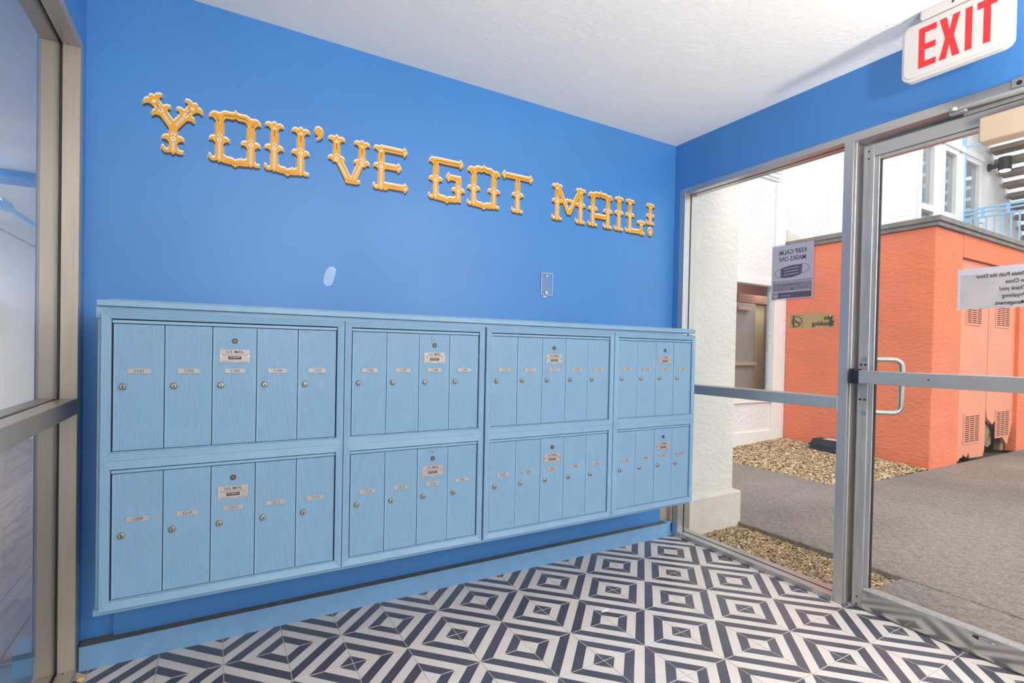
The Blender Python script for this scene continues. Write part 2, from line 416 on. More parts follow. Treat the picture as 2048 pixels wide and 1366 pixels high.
for zz in (2.05, 2.018, 0.052, 0.018):
    sc.cyl((DX0-0.0006, DY1-0.020, zz), (DX0+0.002, DY1-0.020, zz), 0.0042, 12)
dpart(sc, 'screw', 'gasket', bev=0)
for zz in (1.122, 0.884):
    b_ = MB().cyl((DX0-0.004, DY1-0.028, zz), (DX0+0.001, DY1-0.028, zz), 0.0115, 18).cyl((DX0-0.0055, DY1-0.028, zz), (DX0-0.003, DY1-0.028, zz), 0.006, 6)
    dpart(b_, 'pull_bolt', 'steel')
sc = MB()
for zz in (1.098, 0.942):
    for yy in (-0.012, -0.030): sc.cyl((DX0-0.0012, DY1+yy, zz), (DX0+0.001, DY1+yy, zz), 0.005, 12)
dpart(sc, 'bracket_screw', 'dark_lock', bev=0)
# push bar
pb = dpart(MB().box(3.004, 3.030, DY0+0.03, -0.672, 1.017, 1.074), 'push_bar', 'alu_h', bev=0.003, seg=2)
MB().cyl((3.0035, -0.925, 1.047), (3.005, -0.925, 1.047), 0.0035, 12).obj('bar_hole', 'gasket', pb)
dpart(MB().box(3.006, 3.034, -0.672, -0.638, 1.016, 1.075).box(3.02, DX0, -0.650, -0.627, 1.014, 1.08), 'bar_end_cap', 'black', bev=0.002)
dpart(MB().box(3.012, DX0, DY0+0.01, DY0+0.045, 1.014, 1.08), 'bar_end_cap', 'black', bev=0.002)
# outside pull
A_ = Vector((3.124, -0.662, 0)); B_ = Vector((3.204, -0.752, 0)); pts = []
zt, zb_ = 1.123, 0.885
def arc(c, u, v, n=6): return [c + u*math.cos(t*PI/2/n) + v*math.sin(t*PI/2/n) for t in range(n+1)]
d_ = (B_-A_).normalized(); rr = 0.032
pts = [A_+Vector((0, 0, zt))]
c1 = B_ - d_*rr + Vector((0, 0, zt-rr)); pts += [c1 + Vector((0, 0, rr))*math.cos(t*PI/12) + d_*rr*math.sin(t*PI/12) for t in range(7)]
c2 = B_ - d_*rr + Vector((0, 0, zb_+rr)); pts += [c2 + d_*rr*math.cos(t*PI/12) - Vector((0, 0, rr))*math.sin(t*PI/12) for t in range(7)]
pts += [A_+Vector((0, 0, zb_))]
dpart(MB().tube(pts, 0.0112, 16), 'pull_handle', 'steel', bev=0)
# closer
cl = dpart(MB().box(3.008, DX0, -1.40, -1.052, 1.938, 2.030), 'closer_cover', 'tan', bev=0.006, seg=3)
pl = dpart(MB().box(3.066, DX0, -1.40, -1.058, 2.030, 2.052), 'closer_plate', 'alu_worn')
MB().cyl((3.0655, -1.072, 2.041), (3.067, -1.072, 2.041), 0.008, 16).obj('plate_screw', 'steel', pl)
MB().box(3.0652, 3.066, -1.0735, -1.0705, 2.036, 2.046).box(3.0652, 3.066, -1.077, -1.067, 2.0395, 2.0425).obj('screw_slot', 'gasket', pl)
arm = dpart(MB().tube([(2.985, -0.985, 2.082), (3.0, -1.08, 2.083), (3.02, -1.28, 2.085), (3.03, -1.42, 2.085)], [0.007, 0.010, 0.012, 0.012], 12), 'closer_arm', 'alu', bev=0)
MB().cyl((2.985, -0.985, 2.074), (2.985, -0.985, 2.086), 0.013, 16).obj('arm_pivot', 'steel', arm)
dpart(MB().box(3.024, 3.036, -1.40, -1.0, 2.062, 2.076), 'closer_lower_arm', 'alu_worn', bev=0.004, seg=2)
dpart(MB().box(2.992, 3.012, -1.02, -0.968, 2.066, 2.078), 'arm_elbow', 'alu', bev=0.004, seg=2)
sh = dpart(MB().box(3.037, XF, -1.24, -1.128, 2.108, 2.146), 'arm_shoe', 'alu_h', bev=0.004)
MB().cyl((3.036, -1.152, 2.125), (3.038, -1.152, 2.125), 0.008, 16).obj('shoe_screw', 'dark_lock', sh)
# maker's sticker on the bottom rail
stk = MB()
xs_ = DX0-0.0026
o_ = ell(-1.093, 0.077, 0.036, 0.0078, 28); stk.flat(o_, xs_, 0, 'x')
o2 = ell(-1.093, 0.077, 0.0345, 0.0068, 28); stk.flat(o2, xs_-0.0003, 1, 'x')
stk.flat([p for p in ell(-1.093, 0.077, 0.0345, 0.0068, 40) if p[0] > -1.080], xs_-0.0006, 0, 'x')
text_to(stk, 'KAWNEER', 0.0075, -1.098, 0.077, xs_-0.0009, 0, plane='x', bold=0.0002)
st = dpart(stk, 'maker_sticker', ['ink', 'paper_grey'], bev=0)

bpt = MB().box(XF-0.0008, XF+0.0005, 0.3375, 0.3785, 0, 0.086).obj('blue_overpaint', 'base_blue', bb)

# ================================================================== MAILBOXES
W5 = 0.12604
UN = [(0.2878, 5), (0.97313, 4), (1.53801, 5), (2.22495, 4)]
FW = 0.0272
def ribbed_door(w_, h_, n):
    """door slab with fine vertical ribs, lower-left front corner at (0,0,0), facing -y"""
    mb = MB(); g = 0.0012; x0, x1, z0, z1 = g, w_-g, 0.0, h_
    pts = []; m_ = 0.005; pitch = (w_-2*m_)/n; d = 0.0007
    pts.append((x0, 0))
    x = m_
    for i in range(n):
        pts += [(x, 0), (x+pitch*0.28, 0), (x+pitch*0.45, d), (x+pitch*0.83, d)]
        x += pitch
    pts += [(x, 0), (x1, 0)]
    k = len(pts)
    v = [(p[0], p[1], z0) for p in pts] + [(p[0], p[1], z1) for p in pts]
    mb.add(v, [(i, i+1, k+i+1, k+i) for i in range(k-1)])
    b = 0.004
    mb.add([(x0, 0, z0), (x1, 0, z0), (x1, b, z0), (x0, b, z0), (x0, 0, z1), (x1, 0, z1), (x1, b, z1), (x0, b, z1)],
           [(0,3,2,1), (4,5,6,7), (1,2,6,5), (3,0,4,7), (2,3,7,6)])
    return mb.mesh('door', 'mail_blue')
ZR = [dict(d0=0.8161, d1=1.1887, o0=0.7885, o1=1.2250, lk=1.0050, pl=1.0500, mk=1.1455, us=1.0975),
      dict(d0=0.3798, d1=0.7478, o0=0.3515, o1=0.7880, lk=0.5650, pl=0.6095, mk=0.7065, us=0.6590)]
door_me = [ribbed_door(W5, z['d1']-z['d0'], 34) for z in ZR]
def lock_mesh():
    mb = MB(); n = 20
    prof = [(0.0095, 0.0), (0.0098, -0.003), (0.0088, -0.0065), (0.0066, -0.0085), (0.0062, -0.0078)]
    for i in range(len(prof)-1):
        r0, y0 = prof[i]; r1, y1 = prof[i+1]
        v = [(r0*math.cos(2*PI*k/n), y0, r0*math.sin(2*PI*k/n)) for k in range(n)] + [(r1*math.cos(2*PI*k/n), y1, r1*math.sin(2*PI*k/n)) for k in range(n)]
        mb.add(v, [(k, (k+1) % n, n+(k+1) % n, n+k) for k in range(n)], 0, True)
    mb.add([(0.0062*math.cos(2*PI*k/n), -0.0078, 0.0062*math.sin(2*PI*k/n)) for k in range(n)], [tuple(range(n))], 0)
    return mb.mesh('lock', 'brass')
lock_me = lock_mesh()
key_me = MB().prism([(-0.0012, -0.0055), (0.0012, -0.0055), (0.0016, 0.0), (0.0006, 0.003), (-0.0006, 0.003), (-0.0016, 0.0)], -0.0083, -0.0079).mesh('keyhole', 'gap')
plate_me = MB().box(-0.0285, 0.0285, -0.0022, 0.0008, -0.0066, 0.0066).mesh('number_plate', 'plate')
master_me = MB().tube([(0, 0.001, 0), (0, -0.0012, 0)], 0.0086, 20).mesh('master_lock', 'dark_lock')
master_core_me = MB().tube([(0, -0.0012, 0), (0, -0.0018, 0)], 0.0052, 16).mesh('master_core', 'bronze')
def us_mesh():
    mb = MB(); mb.box(-0.0430, 0.0430, -0.0016, 0.0008, -0.0205, 0.0205)
    y = -0.0019
    text_to(mb, 'U.S. MAIL', 0.0125, 0, 0.0128, y, 1, bold=0.0001)
    text_to(mb, 'Approved by the U.S. Postal Service', 0.0050, 0, 0.0040, y, 1)
    mb.box(-0.0185, 0.0185, -0.0018, -0.0016, -0.0105, -0.0010, 1)
    text_to(mb, 'SALSBURY', 0.0058, 0, -0.0052, y-0.0002, 0, bold=0.0002, sx=1.15)
    text_to(mb, 'USPS-STD-4B+', 0.0042, -0.0238, -0.0172, y, 1)
    text_to(mb, 'mailboxes.com', 0.0042, 0.0255, -0.0172, y, 1)
    for sx_ in (-0.0395, 0.0395): mb.cyl((sx_, -0.0026, 0), (sx_, -0.0012, 0), 0.0026, 10, 2)
    return mb.mesh('postal_plate', ['plate', 'ink', 'steel'])
us_me = us_mesh()
NUM = [[['1101','1102','1103','1104','1105'],['1106','1107','1108','1109'],['1110','1111','1112','1113','1114'],['1115','1116','1201','1202']],
       [['1209','1210','1211','1212','1213'],['1214','1215','1216','1301'],['1302','1303','1304','1305','1306'],['1307','1308','1309','1310']]]
WHICH = ['five doors, beside the left glass partition', 'four doors, second from the left', 'five doors, third from the left', 'four doors, beside the right window']
for ri, z in enumerate(ZR):
    for ui, (ux, n) in enumerate(UN):
        nums = NUM[ri][ui]
        e = empty('mailbox_unit', (ux, 0, z['o0']))
        side = 'upper' if ri == 0 else 'lower'
        tag(e, 'light blue mailbox unit in the %s row, %s' % (side, WHICH[ui]), 'mailbox', 'mailbox units in the wall cabinet')
        oz = -z['o0']; L0, L1 = -FW, n*W5+FW
        o0, o1, i0, i1 = 0.0, z['o1']-z['o0'], z['d0']+oz-0.0045, z['d1']+oz+0.0145
        l0, l1 = L0+0.0008, L1-0.0008; li, lj = -0.0030, n*W5+0.0030
        # mitred frame rails, ribbed along their length
        def rail(P):
            (ax, az), (bx, bz), (cx, cz_), (dx, dz) = P   # outer a-b, inner d-c
            mb = MB(); steps = 8
            prof = []
            for k in range(steps*2+1):
                prof.append((k/(steps*2), -0.006 if k % 2 == 0 else -0.0053))
            rows = []
            for t, y in prof:
                rows.append(((ax+(dx-ax)*t, y, az+(dz-az)*t), (bx+(cx-bx)*t, y, bz+(cz_-bz)*t)))
            v = [q for r_ in rows for q in r_]
            mb.add(v, [(2*i, 2*i+1, 2*i+3, 2*i+2) for i in range(len(rows)-1)])
            mb.add([(ax, -0.006, az), (bx, -0.006, bz), (bx, 0.022, bz), (ax, 0.022, az)], [(0,1,2,3)])
            mb.add([(dx, -0.006, dz), (cx, -0.006, cz_), (cx, 0.010, cz_), (dx, 0.010, dz)], [(0,1,2,3)])
            return mb
        g = 0.0004
        rail([(l0, o0), (l0, o1), (li, i1), (li, i0)]).obj('frame_rail', 'mail_blue', e)
        rail([(l1, o0), (l1, o1), (lj, i1), (lj, i0)]).obj('frame_rail', 'mail_blue', e)
        rail([(l0+g, o1), (l1-g, o1), (lj, i1+g), (li, i1+g)]).obj('frame_rail', 'mail_blue', e)
        rail([(l0+g, o0), (l1-g, o0), (lj, i0-g), (li, i0-g)]).obj('frame_rail', 'mail_blue', e)
        MB().box(l0+0.004, l1-0.004, 0.010, 0.018, o0+0.004, o1-0.004).obj('back_panel', 'gap', e)
        MB().box(li+0.001, lj-0.001, -0.0015, 0.008, z['d1']+oz+0.002, i1-0.003).obj('hinge_bar', 'mail_blue', e, bevel=0.001, seg=1)
        MB().box(li+0.001, lj-0.001, -0.003, 0.006, i0, i0+0.0028).obj('bottom_lip', 'mail_blue', e)
        mi_ = 2
        for k in range(n):
            d = link('door', door_me[ri], e, loc=(k*W5, random.uniform(-0.0004, 0.0006), z['d0']+oz))
            d['label'] = 'ribbed light blue mailbox door numbered ' + nums[k]
            dz0 = -z['d0']
            link('number_plate', plate_me, d, loc=(W5*0.5+random.uniform(-0.001, 0.001), 0, z['pl']+dz0))
            mb = MB(); text_to(mb, nums[k], 0.0125, W5*0.5, z['pl']+dz0, -0.0026, 0, sx=1.1); mb.obj('number', 'ink', d)
            link('lock', lock_me, d, loc=(0.0245, 0, z['lk']+dz0))
            link('keyhole', key_me, d, loc=(0.0245, 0, z['lk']+dz0))
            if k == mi_:
                link('master_lock', master_me, d, loc=(W5*0.49, 0, z['mk']+dz0))
                link('master_core', master_core_me, d, loc=(W5*0.49, 0, z['mk']+dz0))
                link('postal_plate', us_me, d, loc=(W5*0.495, 0, z['us']+dz0))
                # flaked paint around the master lock
                mb = MB(); cx_, cz_ = W5*0.49, z['mk']+dz0
                rs = random.Random(ri*10+ui)
                for q in range({0: 3, 1: 9, 2: 4, 3: 2}[ui]):
                    a, b_ = rs.uniform(-0.016, 0.012), rs.uniform(0.004, 0.032); hh = rs.uniform(0.002, 0.010) if ui == 1 else rs.uniform(0.001, 0.004); ww = rs.uniform(0.0006, 0.0016)
                    mb.flat([(cx_+a, cz_+b_), (cx_+a+ww, cz_+b_+0.001), (cx_+a+ww*0.7, cz_+b_+hh), (cx_+a-ww*0.3, cz_+b_+hh*0.8)], -0.0004)
                mb.obj('paint_chip', 'chip', d)
# wooden surround
cab = empty('mailbox_cabinet', (1.5, 0.2, 0.33)); tag(cab, 'light blue wooden cabinet box that holds all the mailboxes', 'cabinet'); off2 = frame_world(cab)
def cpart(mb, nm, m_='mail_blue', bev=0.0012): return mb.obj(nm, m_, cab, bevel=bev, seg=1, loc=off2)
cpart(MB().box(0.249, 0.262, 0.020, YW-0.002, 0.340, 1.222), 'side_board')
cpart(MB().box(2.752, 2.765, 0.020, YW-0.002, 0.340, 1.230), 'side_board')
cpart(MB().box(0.2445, 2.70, 0.018, YW-0.002, 1.222, 1.240), 'top_board')
cpart(MB().box(0.2475, 2.768, 0.006, YW-0.004, 1.240, 1.2575), 'top_board')
cpart(MB().box(0.2765, 2.768, 0.012, YW-0.004, 1.2575, 1.262), 'top_strip')
cpart(MB().box(0.2445, 0.262, 0.017, 0.0195, 1.204, 1.240), 'corner_chip_board')
cpart(MB().box(0.2445, 2.50, 0.014, YW-0.004, 0.3325, 0.351), 'bottom_board')
cpart(MB().box(2.501, 2.762, 0.014, YW-0.004, 0.3335, 0.351), 'bottom_board')
cpart(MB().box(0.262, 2.752, 0.026, YW-0.006, 0.351, 1.222), 'box_core', 'gap', 0)

# ================================================================== PAINTED LETTERING
sign = empty('painted_lettering', (1.57, YW, 1.83)); tag(sign, "ornate yellow circus letters painted on the blue wall reading YOU'VE GOT MAIL!", 'lettering'); off3 = frame_world(sign)
class Let:
    def __init__(s): s.y = []; s.c = []; s.k = []
    def xf(s, o, ax):
        """local frame: v axis along ax from origin o"""
        v = Vector(ax).normalized(); u = Vector((v.y, -v.x))
        return lambda p: (o[0]+u.x*p[0]+v.x*p[1], o[1]+u.y*p[0]+v.y*p[1])
    def limb(s, p0, p1, w=0.027, top='crown', bot='foot', mid=0.46, dash=True, orn=True, sL=1.0, sR=1.0):
        d = Vector(p1)-Vector(p0); Ln = d.length; T = s.xf(p0, d); h = w/2
        b0 = 0.010 if bot == 'foot' else 0.0; t0 = Ln-0.02 if top == 'crown' else Ln
        s.y.append([T(q) for q in [(-h, b0), (h, b0), (h, t0), (-h, t0)]])
        if top == 'crown':
            C = [(-h, -.042), (-h, -.036), (-.017, -.027), (-.025, -.022), (-.036, -.022), (-.032, -.014), (-.024, -.009), (-.015, -.009), (-.010, -.013), (-.006, -.006), (0, -.003), (.006, -.006), (.010, -.013), (.015, -.009), (.024, -.009), (.032, -.014), (.036, -.022), (.025, -.022), (.017, -.027), (h, -.036), (h, -.042)]
            s.y.append([T((a, Ln+b)) for a, b in C])
            if orn: s.c.append([T((a, Ln-0.026+b)) for a, b in [(0, .009), (.003, .002), (.008, .003), (.005, -.005), (-.005, -.005), (-.008, .003), (-.003, .002)]])
        if top == 'flareL' or top == 'flareR':
            g = -1 if top == 'flareL' else 1
            C = [(-g*h, -.03), (-g*h, 0.0), (g*.004, -.002), (g*.012, .002), (g*.024, .000), (g*.034, -.012), (g*.036, -.020), (g*.024, -.018), (g*h, -.030)]
            s.y.append([T((a, Ln+b)) for a, b in C])
            for i_, (a, b) in enumerate([(.024, -.008), (.018, -.009), (.012, -.013), (.007, -.020), (.005, -.028)]):
                s.k.append([T((g*a+x, Ln+b+z)) for x, z in ell(0, 0, .0009+.0004*i_, .0009+.0004*i_, 8)])
        if bot == 'foot':
            C = [(-h, .034), (-h, .020), (-.020, .014), (-.027, .018), (-.029, .025), (-.034, .027), (-.037, .020), (-.034, .011), (-.027, .005), (-.017, .004), (-.008, .008), (0, .000), (.008, .008), (.017, .004), (.028, .006), (.036, .014), (.027, .014), (.019, .015), (h, .022), (h, .034)]
            s.y.append([T(q) for q in C])
        if mid:
            m_ = Ln*mid
            for g, sc_ in ((-1, sL), (1, sR)):
                if sc_ == 0: continue
                C = [(g*h*0.6, -.018), (g*h, -.016), (g*.018, -.009), (g*.026, -.005), (g*.036, -.006), (g*.033, .002), (g*.026, .008), (g*.018, .009), (g*h*0.6, .006)]
                s.y.append([T((a, m_+b)) for a, b in C])
            if orn:
                for q in range(5):
                    a = PI/2+q*2*PI/5; cs, sn = math.cos(a), math.sin(a)
                    P = [(0, -.0028), (.007, -.0034), (.0112, 0), (.007, .0034), (0, .0028)]
                    s.c.append([T((cs*x-sn*z, m_+sn*x+cs*z)) for x, z in P])
                s.k.append([T((x, m_+z)) for x, z in ell(0, 0, .0021, .0021, 10)])
                z0 = 0.012; z1 = m_-.012; nz = max(2, int((z1-z0)/.0035)); st_ = (z1-z0)/nz
                for q in range(nz):
                    zc = z0+q*st_
                    s.c.append([T((0, zc)), T((.0052, zc+st_*0.9)), T((.0052, zc+st_*1.3)), T((0, zc+st_*0.75)), T((-.0052, zc+st_*1.3)), T((-.0052, zc+st_*0.9))])
                for dx, ang in ((0, 0), (-.006, .25), (.006, -.25)):
                    zz = m_+(.020 if dx == 0 else .015)
                    s.c.append([T((dx+x*math.cos(ang)-z*math.sin(ang), zz+x*math.sin(ang)+z*math.cos(ang))) for x, z in [(0, -.006), (.0022, 0), (0, .010), (-.0022, 0)]])
        if dash and top == 'crown':
            s.k.append([T((a, Ln+b)) for a, b in [(-.0008, -.036), (.0008, -.036), (.0011, -.050), (-.0011, -.050)]])
            s.k.append([T((x, Ln-.056+z)) for x, z in ell(0, 0, .0019, .0019, 10)])
    def bar(s, p0, p1, w=0.021, arrow=True, line=False, dots=0, both=False):
        d = Vector(p1)-Vector(p0); Ln = d.length; T = s.xf(p0, d); h = w/2
        a0 = 0.012 if both else 0
        s.y.append([T(q) for q in [(-h, a0), (h, a0), (h, Ln-(0.012 if arrow else 0)), (-h, Ln-(0.012 if arrow else 0))]])
        def tip(z0, g):
            C = [(-h, -.020), (-.021, -.016), (-.015, -.009), (-.012, -.006), (-.004, -.004), (0, .003), (.004, -.004), (.012, -.006), (.015, -.009), (.021, -.016), (h, -.020)]
            s.y.append([T((a, z0+g*b)) for a, b in C])
            for q in range(4):
                a = q*PI/2; cs, sn = math.cos(a), math.sin(a)
                s.c.append([T((cs*x-sn*z, z0-g*.013+sn*x+cs*z)) for x, z in [(0, -.002), (.004, -.0025), (.0068, 0), (.004, .0025), (0, .002)]])
        if arrow: tip(Ln, 1)
        if both: tip(0, -1)
        if line: s.k.append([T(q) for q in [(-.0008, .020 if both else .004), (.0008, .020 if both else .004), (.0008, Ln-.022), (-.0008, Ln-.022)]])
        for q in range(dots):
            t = (q+.5)/dots; rr_ = .0022-.0014*abs(t-.5)*2
            zz = (0.004 if not both else 0.02)+t*(Ln-.03)
            s.k.append([T((x, zz+z)) for x, z in ell(0, 0, rr_, rr_, 8)])
    def arch(s, ua, ub, v, w=0.024):
        um = (ua+ub)/2; h = .0135
        s.y.append([(ua-h, v-.045), (ua-h*.2, v-.012), (ua+.006, v+.008), (ua+.018, v+.014), (um-.016, v+.013), (um-.004, v+.016), (um, v+.026), (um+.004, v+.016), (um+.016, v+.013), (ub-.018, v+.014), (ub-.006, v+.008), (ub+h*.2, v-.012), (ub+h, v-.045),
                    (ub-h, v-.045), (ub-h, v-.022), (ub-.020, v-.011), (ub-.032, v-.009), (um+.010, v-.010), (um, v-.003), (um-.010, v-.010), (ua+.032, v-.009), (ua+.020, v-.011), (ua+h, v-.022), (ua+h, v-.045)])
        t = .0009; P = [(ua+.010, v-.008), (ua+.020, v+.002), (um-.012, v+.002), (um, v+.008), (um+.012, v+.002), (ub-.020, v+.002), (ub-.010, v-.008)]
        s.k.append([(a, b+t) for a, b in P]+[(a, b-t) for a, b in P[::-1]])
    def base(s, ua, ub, v):
        um = (ua+ub)/2; h = .0135
        s.y.append([(ua-h, v+.030), (ua-h, v+.008), (ua, v), (ua+.014, v-.006), (um-.012, v-.008), (um, v-.017), (um+.012, v-.008), (ub-.014, v-.006), (ub, v), (ub+h, v+.008), (ub+h, v+.030), (ub-h, v+.030), (ub-h, v+.022), (ub-.024, v+.015), (um+.010, v+.014), (um, v+.008), (um-.010, v+.014), (ua+.024, v+.015), (ua+h, v+.022), (ua+h, v+.030)])
        for q in range(8):
            if q in (3.5,): continue
            t = (q+.5)/8; rr_ = .0022-.0012*abs(t-.5)*2
            s.k.append([(ua+.014+(ub-ua-.028)*t+x, v+.002-.004*(1-abs(2*t-1))+z) for x, z in ell(0, 0, rr_, rr_, 8)])
    def done(s, ch):
        yb = YW
        o = empty('letter'); o.parent = sign; o.location = off3
        o['label'] = 'painted yellow letter ' + ch
        def layer(nm, m_, polys, dy, du=0.0, dv=0.0, sx=None):
            mb = MB()
            for i_, P in enumerate(polys): mb.flat([(a+du, b+dv) for a, b in P], yb-dy-i_*2e-5)
            return mb.obj(nm, m_, o)
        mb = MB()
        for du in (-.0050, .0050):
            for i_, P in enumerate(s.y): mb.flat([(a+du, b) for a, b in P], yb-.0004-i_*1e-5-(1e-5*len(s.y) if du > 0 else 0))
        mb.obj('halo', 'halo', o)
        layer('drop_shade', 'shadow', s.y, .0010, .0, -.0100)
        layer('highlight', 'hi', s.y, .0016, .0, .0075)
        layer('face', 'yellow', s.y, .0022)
        if s.c: layer('ornament', 'cream', s.c, .0028)['kind'] = 'stuff'
        if s.k: layer('dots', 'ink', s.k, .0040)['kind'] = 'stuff'
B0, T0 = 1.836, 2.038
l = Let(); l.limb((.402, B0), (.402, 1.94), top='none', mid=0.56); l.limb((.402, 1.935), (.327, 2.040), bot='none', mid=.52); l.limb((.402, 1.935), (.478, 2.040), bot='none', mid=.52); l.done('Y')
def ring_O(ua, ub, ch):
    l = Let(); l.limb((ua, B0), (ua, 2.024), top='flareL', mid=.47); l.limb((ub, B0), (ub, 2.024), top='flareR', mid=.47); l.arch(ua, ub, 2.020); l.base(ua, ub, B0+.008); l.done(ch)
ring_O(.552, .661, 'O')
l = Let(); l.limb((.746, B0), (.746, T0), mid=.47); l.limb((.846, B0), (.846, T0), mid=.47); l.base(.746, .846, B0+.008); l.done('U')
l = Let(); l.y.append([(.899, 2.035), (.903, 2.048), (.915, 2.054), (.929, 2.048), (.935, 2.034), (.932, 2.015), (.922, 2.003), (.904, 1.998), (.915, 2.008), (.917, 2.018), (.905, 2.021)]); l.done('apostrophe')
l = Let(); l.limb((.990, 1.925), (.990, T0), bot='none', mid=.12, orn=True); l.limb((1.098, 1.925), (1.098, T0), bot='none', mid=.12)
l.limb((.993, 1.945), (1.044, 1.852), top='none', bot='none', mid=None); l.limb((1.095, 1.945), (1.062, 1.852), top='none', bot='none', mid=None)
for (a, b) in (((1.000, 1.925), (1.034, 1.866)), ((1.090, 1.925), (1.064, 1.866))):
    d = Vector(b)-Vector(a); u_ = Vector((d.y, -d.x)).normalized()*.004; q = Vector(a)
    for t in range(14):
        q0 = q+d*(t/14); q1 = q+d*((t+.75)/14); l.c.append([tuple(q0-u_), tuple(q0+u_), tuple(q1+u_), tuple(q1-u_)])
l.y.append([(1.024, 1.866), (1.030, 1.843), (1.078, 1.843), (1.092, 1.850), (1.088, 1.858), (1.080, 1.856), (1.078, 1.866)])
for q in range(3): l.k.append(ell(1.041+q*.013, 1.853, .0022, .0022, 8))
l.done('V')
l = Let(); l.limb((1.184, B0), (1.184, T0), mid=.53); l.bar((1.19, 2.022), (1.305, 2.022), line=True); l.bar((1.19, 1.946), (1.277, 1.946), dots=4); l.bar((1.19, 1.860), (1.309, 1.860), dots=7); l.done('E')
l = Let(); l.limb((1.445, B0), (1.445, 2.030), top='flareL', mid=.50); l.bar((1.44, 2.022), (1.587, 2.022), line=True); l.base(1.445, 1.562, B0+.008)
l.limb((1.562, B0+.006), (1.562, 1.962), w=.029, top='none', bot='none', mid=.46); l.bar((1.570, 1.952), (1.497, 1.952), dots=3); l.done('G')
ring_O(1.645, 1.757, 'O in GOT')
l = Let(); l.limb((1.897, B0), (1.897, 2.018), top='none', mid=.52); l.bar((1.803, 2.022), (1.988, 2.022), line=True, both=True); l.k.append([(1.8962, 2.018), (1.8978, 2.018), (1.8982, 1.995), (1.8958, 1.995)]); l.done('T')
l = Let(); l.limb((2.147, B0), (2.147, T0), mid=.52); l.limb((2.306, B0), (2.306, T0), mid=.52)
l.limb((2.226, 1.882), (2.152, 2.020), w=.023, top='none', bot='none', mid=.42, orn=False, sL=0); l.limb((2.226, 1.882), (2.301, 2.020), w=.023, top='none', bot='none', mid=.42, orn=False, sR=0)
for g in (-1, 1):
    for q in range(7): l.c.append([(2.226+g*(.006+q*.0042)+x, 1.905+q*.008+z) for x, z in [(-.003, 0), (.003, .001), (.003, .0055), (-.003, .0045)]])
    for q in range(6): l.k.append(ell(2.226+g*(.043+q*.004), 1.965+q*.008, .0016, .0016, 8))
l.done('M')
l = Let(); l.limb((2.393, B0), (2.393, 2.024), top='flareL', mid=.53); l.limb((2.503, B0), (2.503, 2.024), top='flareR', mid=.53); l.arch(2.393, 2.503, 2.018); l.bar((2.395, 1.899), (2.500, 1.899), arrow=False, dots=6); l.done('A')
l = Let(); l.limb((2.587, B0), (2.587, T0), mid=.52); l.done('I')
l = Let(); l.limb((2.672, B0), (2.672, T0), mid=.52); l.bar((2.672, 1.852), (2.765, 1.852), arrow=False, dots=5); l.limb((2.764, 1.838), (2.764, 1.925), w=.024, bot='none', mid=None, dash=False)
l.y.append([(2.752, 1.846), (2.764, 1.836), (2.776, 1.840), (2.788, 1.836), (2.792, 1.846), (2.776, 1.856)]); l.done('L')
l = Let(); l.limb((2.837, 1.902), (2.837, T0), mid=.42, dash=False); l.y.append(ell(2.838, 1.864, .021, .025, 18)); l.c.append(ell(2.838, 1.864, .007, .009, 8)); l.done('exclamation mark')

# clear acrylic plate screwed on the wall
ap = empty('acrylic_wall_plate', (2.087, YW, 1.489)); tag(ap, 'small clear acrylic holder plate screwed to the wall above the mailboxes', 'wall plate')
MB().box(-0.036, 0.036, -0.008, -0.001, -0.059, 0.059).obj('clear_plate', 'acrylic', ap, bevel=0.002)
for zz, r_ in ((0.042, 0.0055), (-0.046, 0.008)):
    MB().cyl((-0.004, -0.011, zz), (-0.004, 0.0, zz), r_, 14).obj('screw', 'steel', ap, bevel=0.001)
MB().prism([(-0.036, -0.059), (0.036, -0.059), (0.036, 0.059), (-0.036, 0.059), (-0.036, 0.057), (0.034, 0.057), (0.034, -0.057), (-0.034, -0.057), (-0.034, 0.057), (-0.036, 0.057)], -0.0088, -0.0078).obj('polished_edge', 'hi', ap)
MB().prism(ell(-0.008, -0.064, 0.014, 0.007, 14, PI, 2*PI), -0.004, -0.0005).obj('adhesive_residue', 'hi', ap)

# ================================================================== EXIT SIGN
ex = empty('exit_sign', (2.85, -1.032, 2.39)); tag(ex, 'white ceiling mounted EXIT sign with red letters', 'exit sign'); offe = frame_world(ex)
def rrect(y0, y1, z0, z1, r, n=6):
    P = []
    for cy, cz_, a in ((y1-r, z1-r, 0), (y0+r, z1-r, PI/2), (y0+r, z0+r, PI), (y1-r, z0+r, 3*PI/2)):
        P += [(cy+r*math.cos(a+PI/2*i/n), cz_+r*math.sin(a+PI/2*i/n)) for i in range(n+1)]
    return P
ey0, ey1, ez0, ez1 = -1.190, -0.874, 2.180, 2.392
MB().prism(rrect(ey0, ey1, ez0, ez1, 0.03), 2.832, 2.866, axis='x').obj('housing', 'exit_white', ex, bevel=0.006, seg=3, loc=offe)
MB().prism(rrect(ey0+0.009, ey1-0.009, ez0+0.010, ez1-0.009, 0.026), 2.829, 2.833, axis='x').obj('face_plate', 'exit_white', ex, bevel=0.001, seg=1, loc=offe)
MB().prism(rrect(-1.132, -0.932, 2.392, CZ, 0.008), 2.826, 2.872, axis='x').obj('mounting_canopy', 'exit_white', ex, bevel=0.004, seg=2, loc=offe)
MB().cyl((2.8255, -1.03, 2.41), (2.8265, -1.03, 2.41), 0.004, 10).obj('canopy_screw', 'dark_lock', ex, loc=offe)
xz0, xz1 = 2.216, 2.364; t_ = 0.017; xe = 2.8285
def rect(a, b, c, d): return [(a, c), (b, c), (b, d), (a, d)]
le = []
E_l, E_r = -.930, -.984
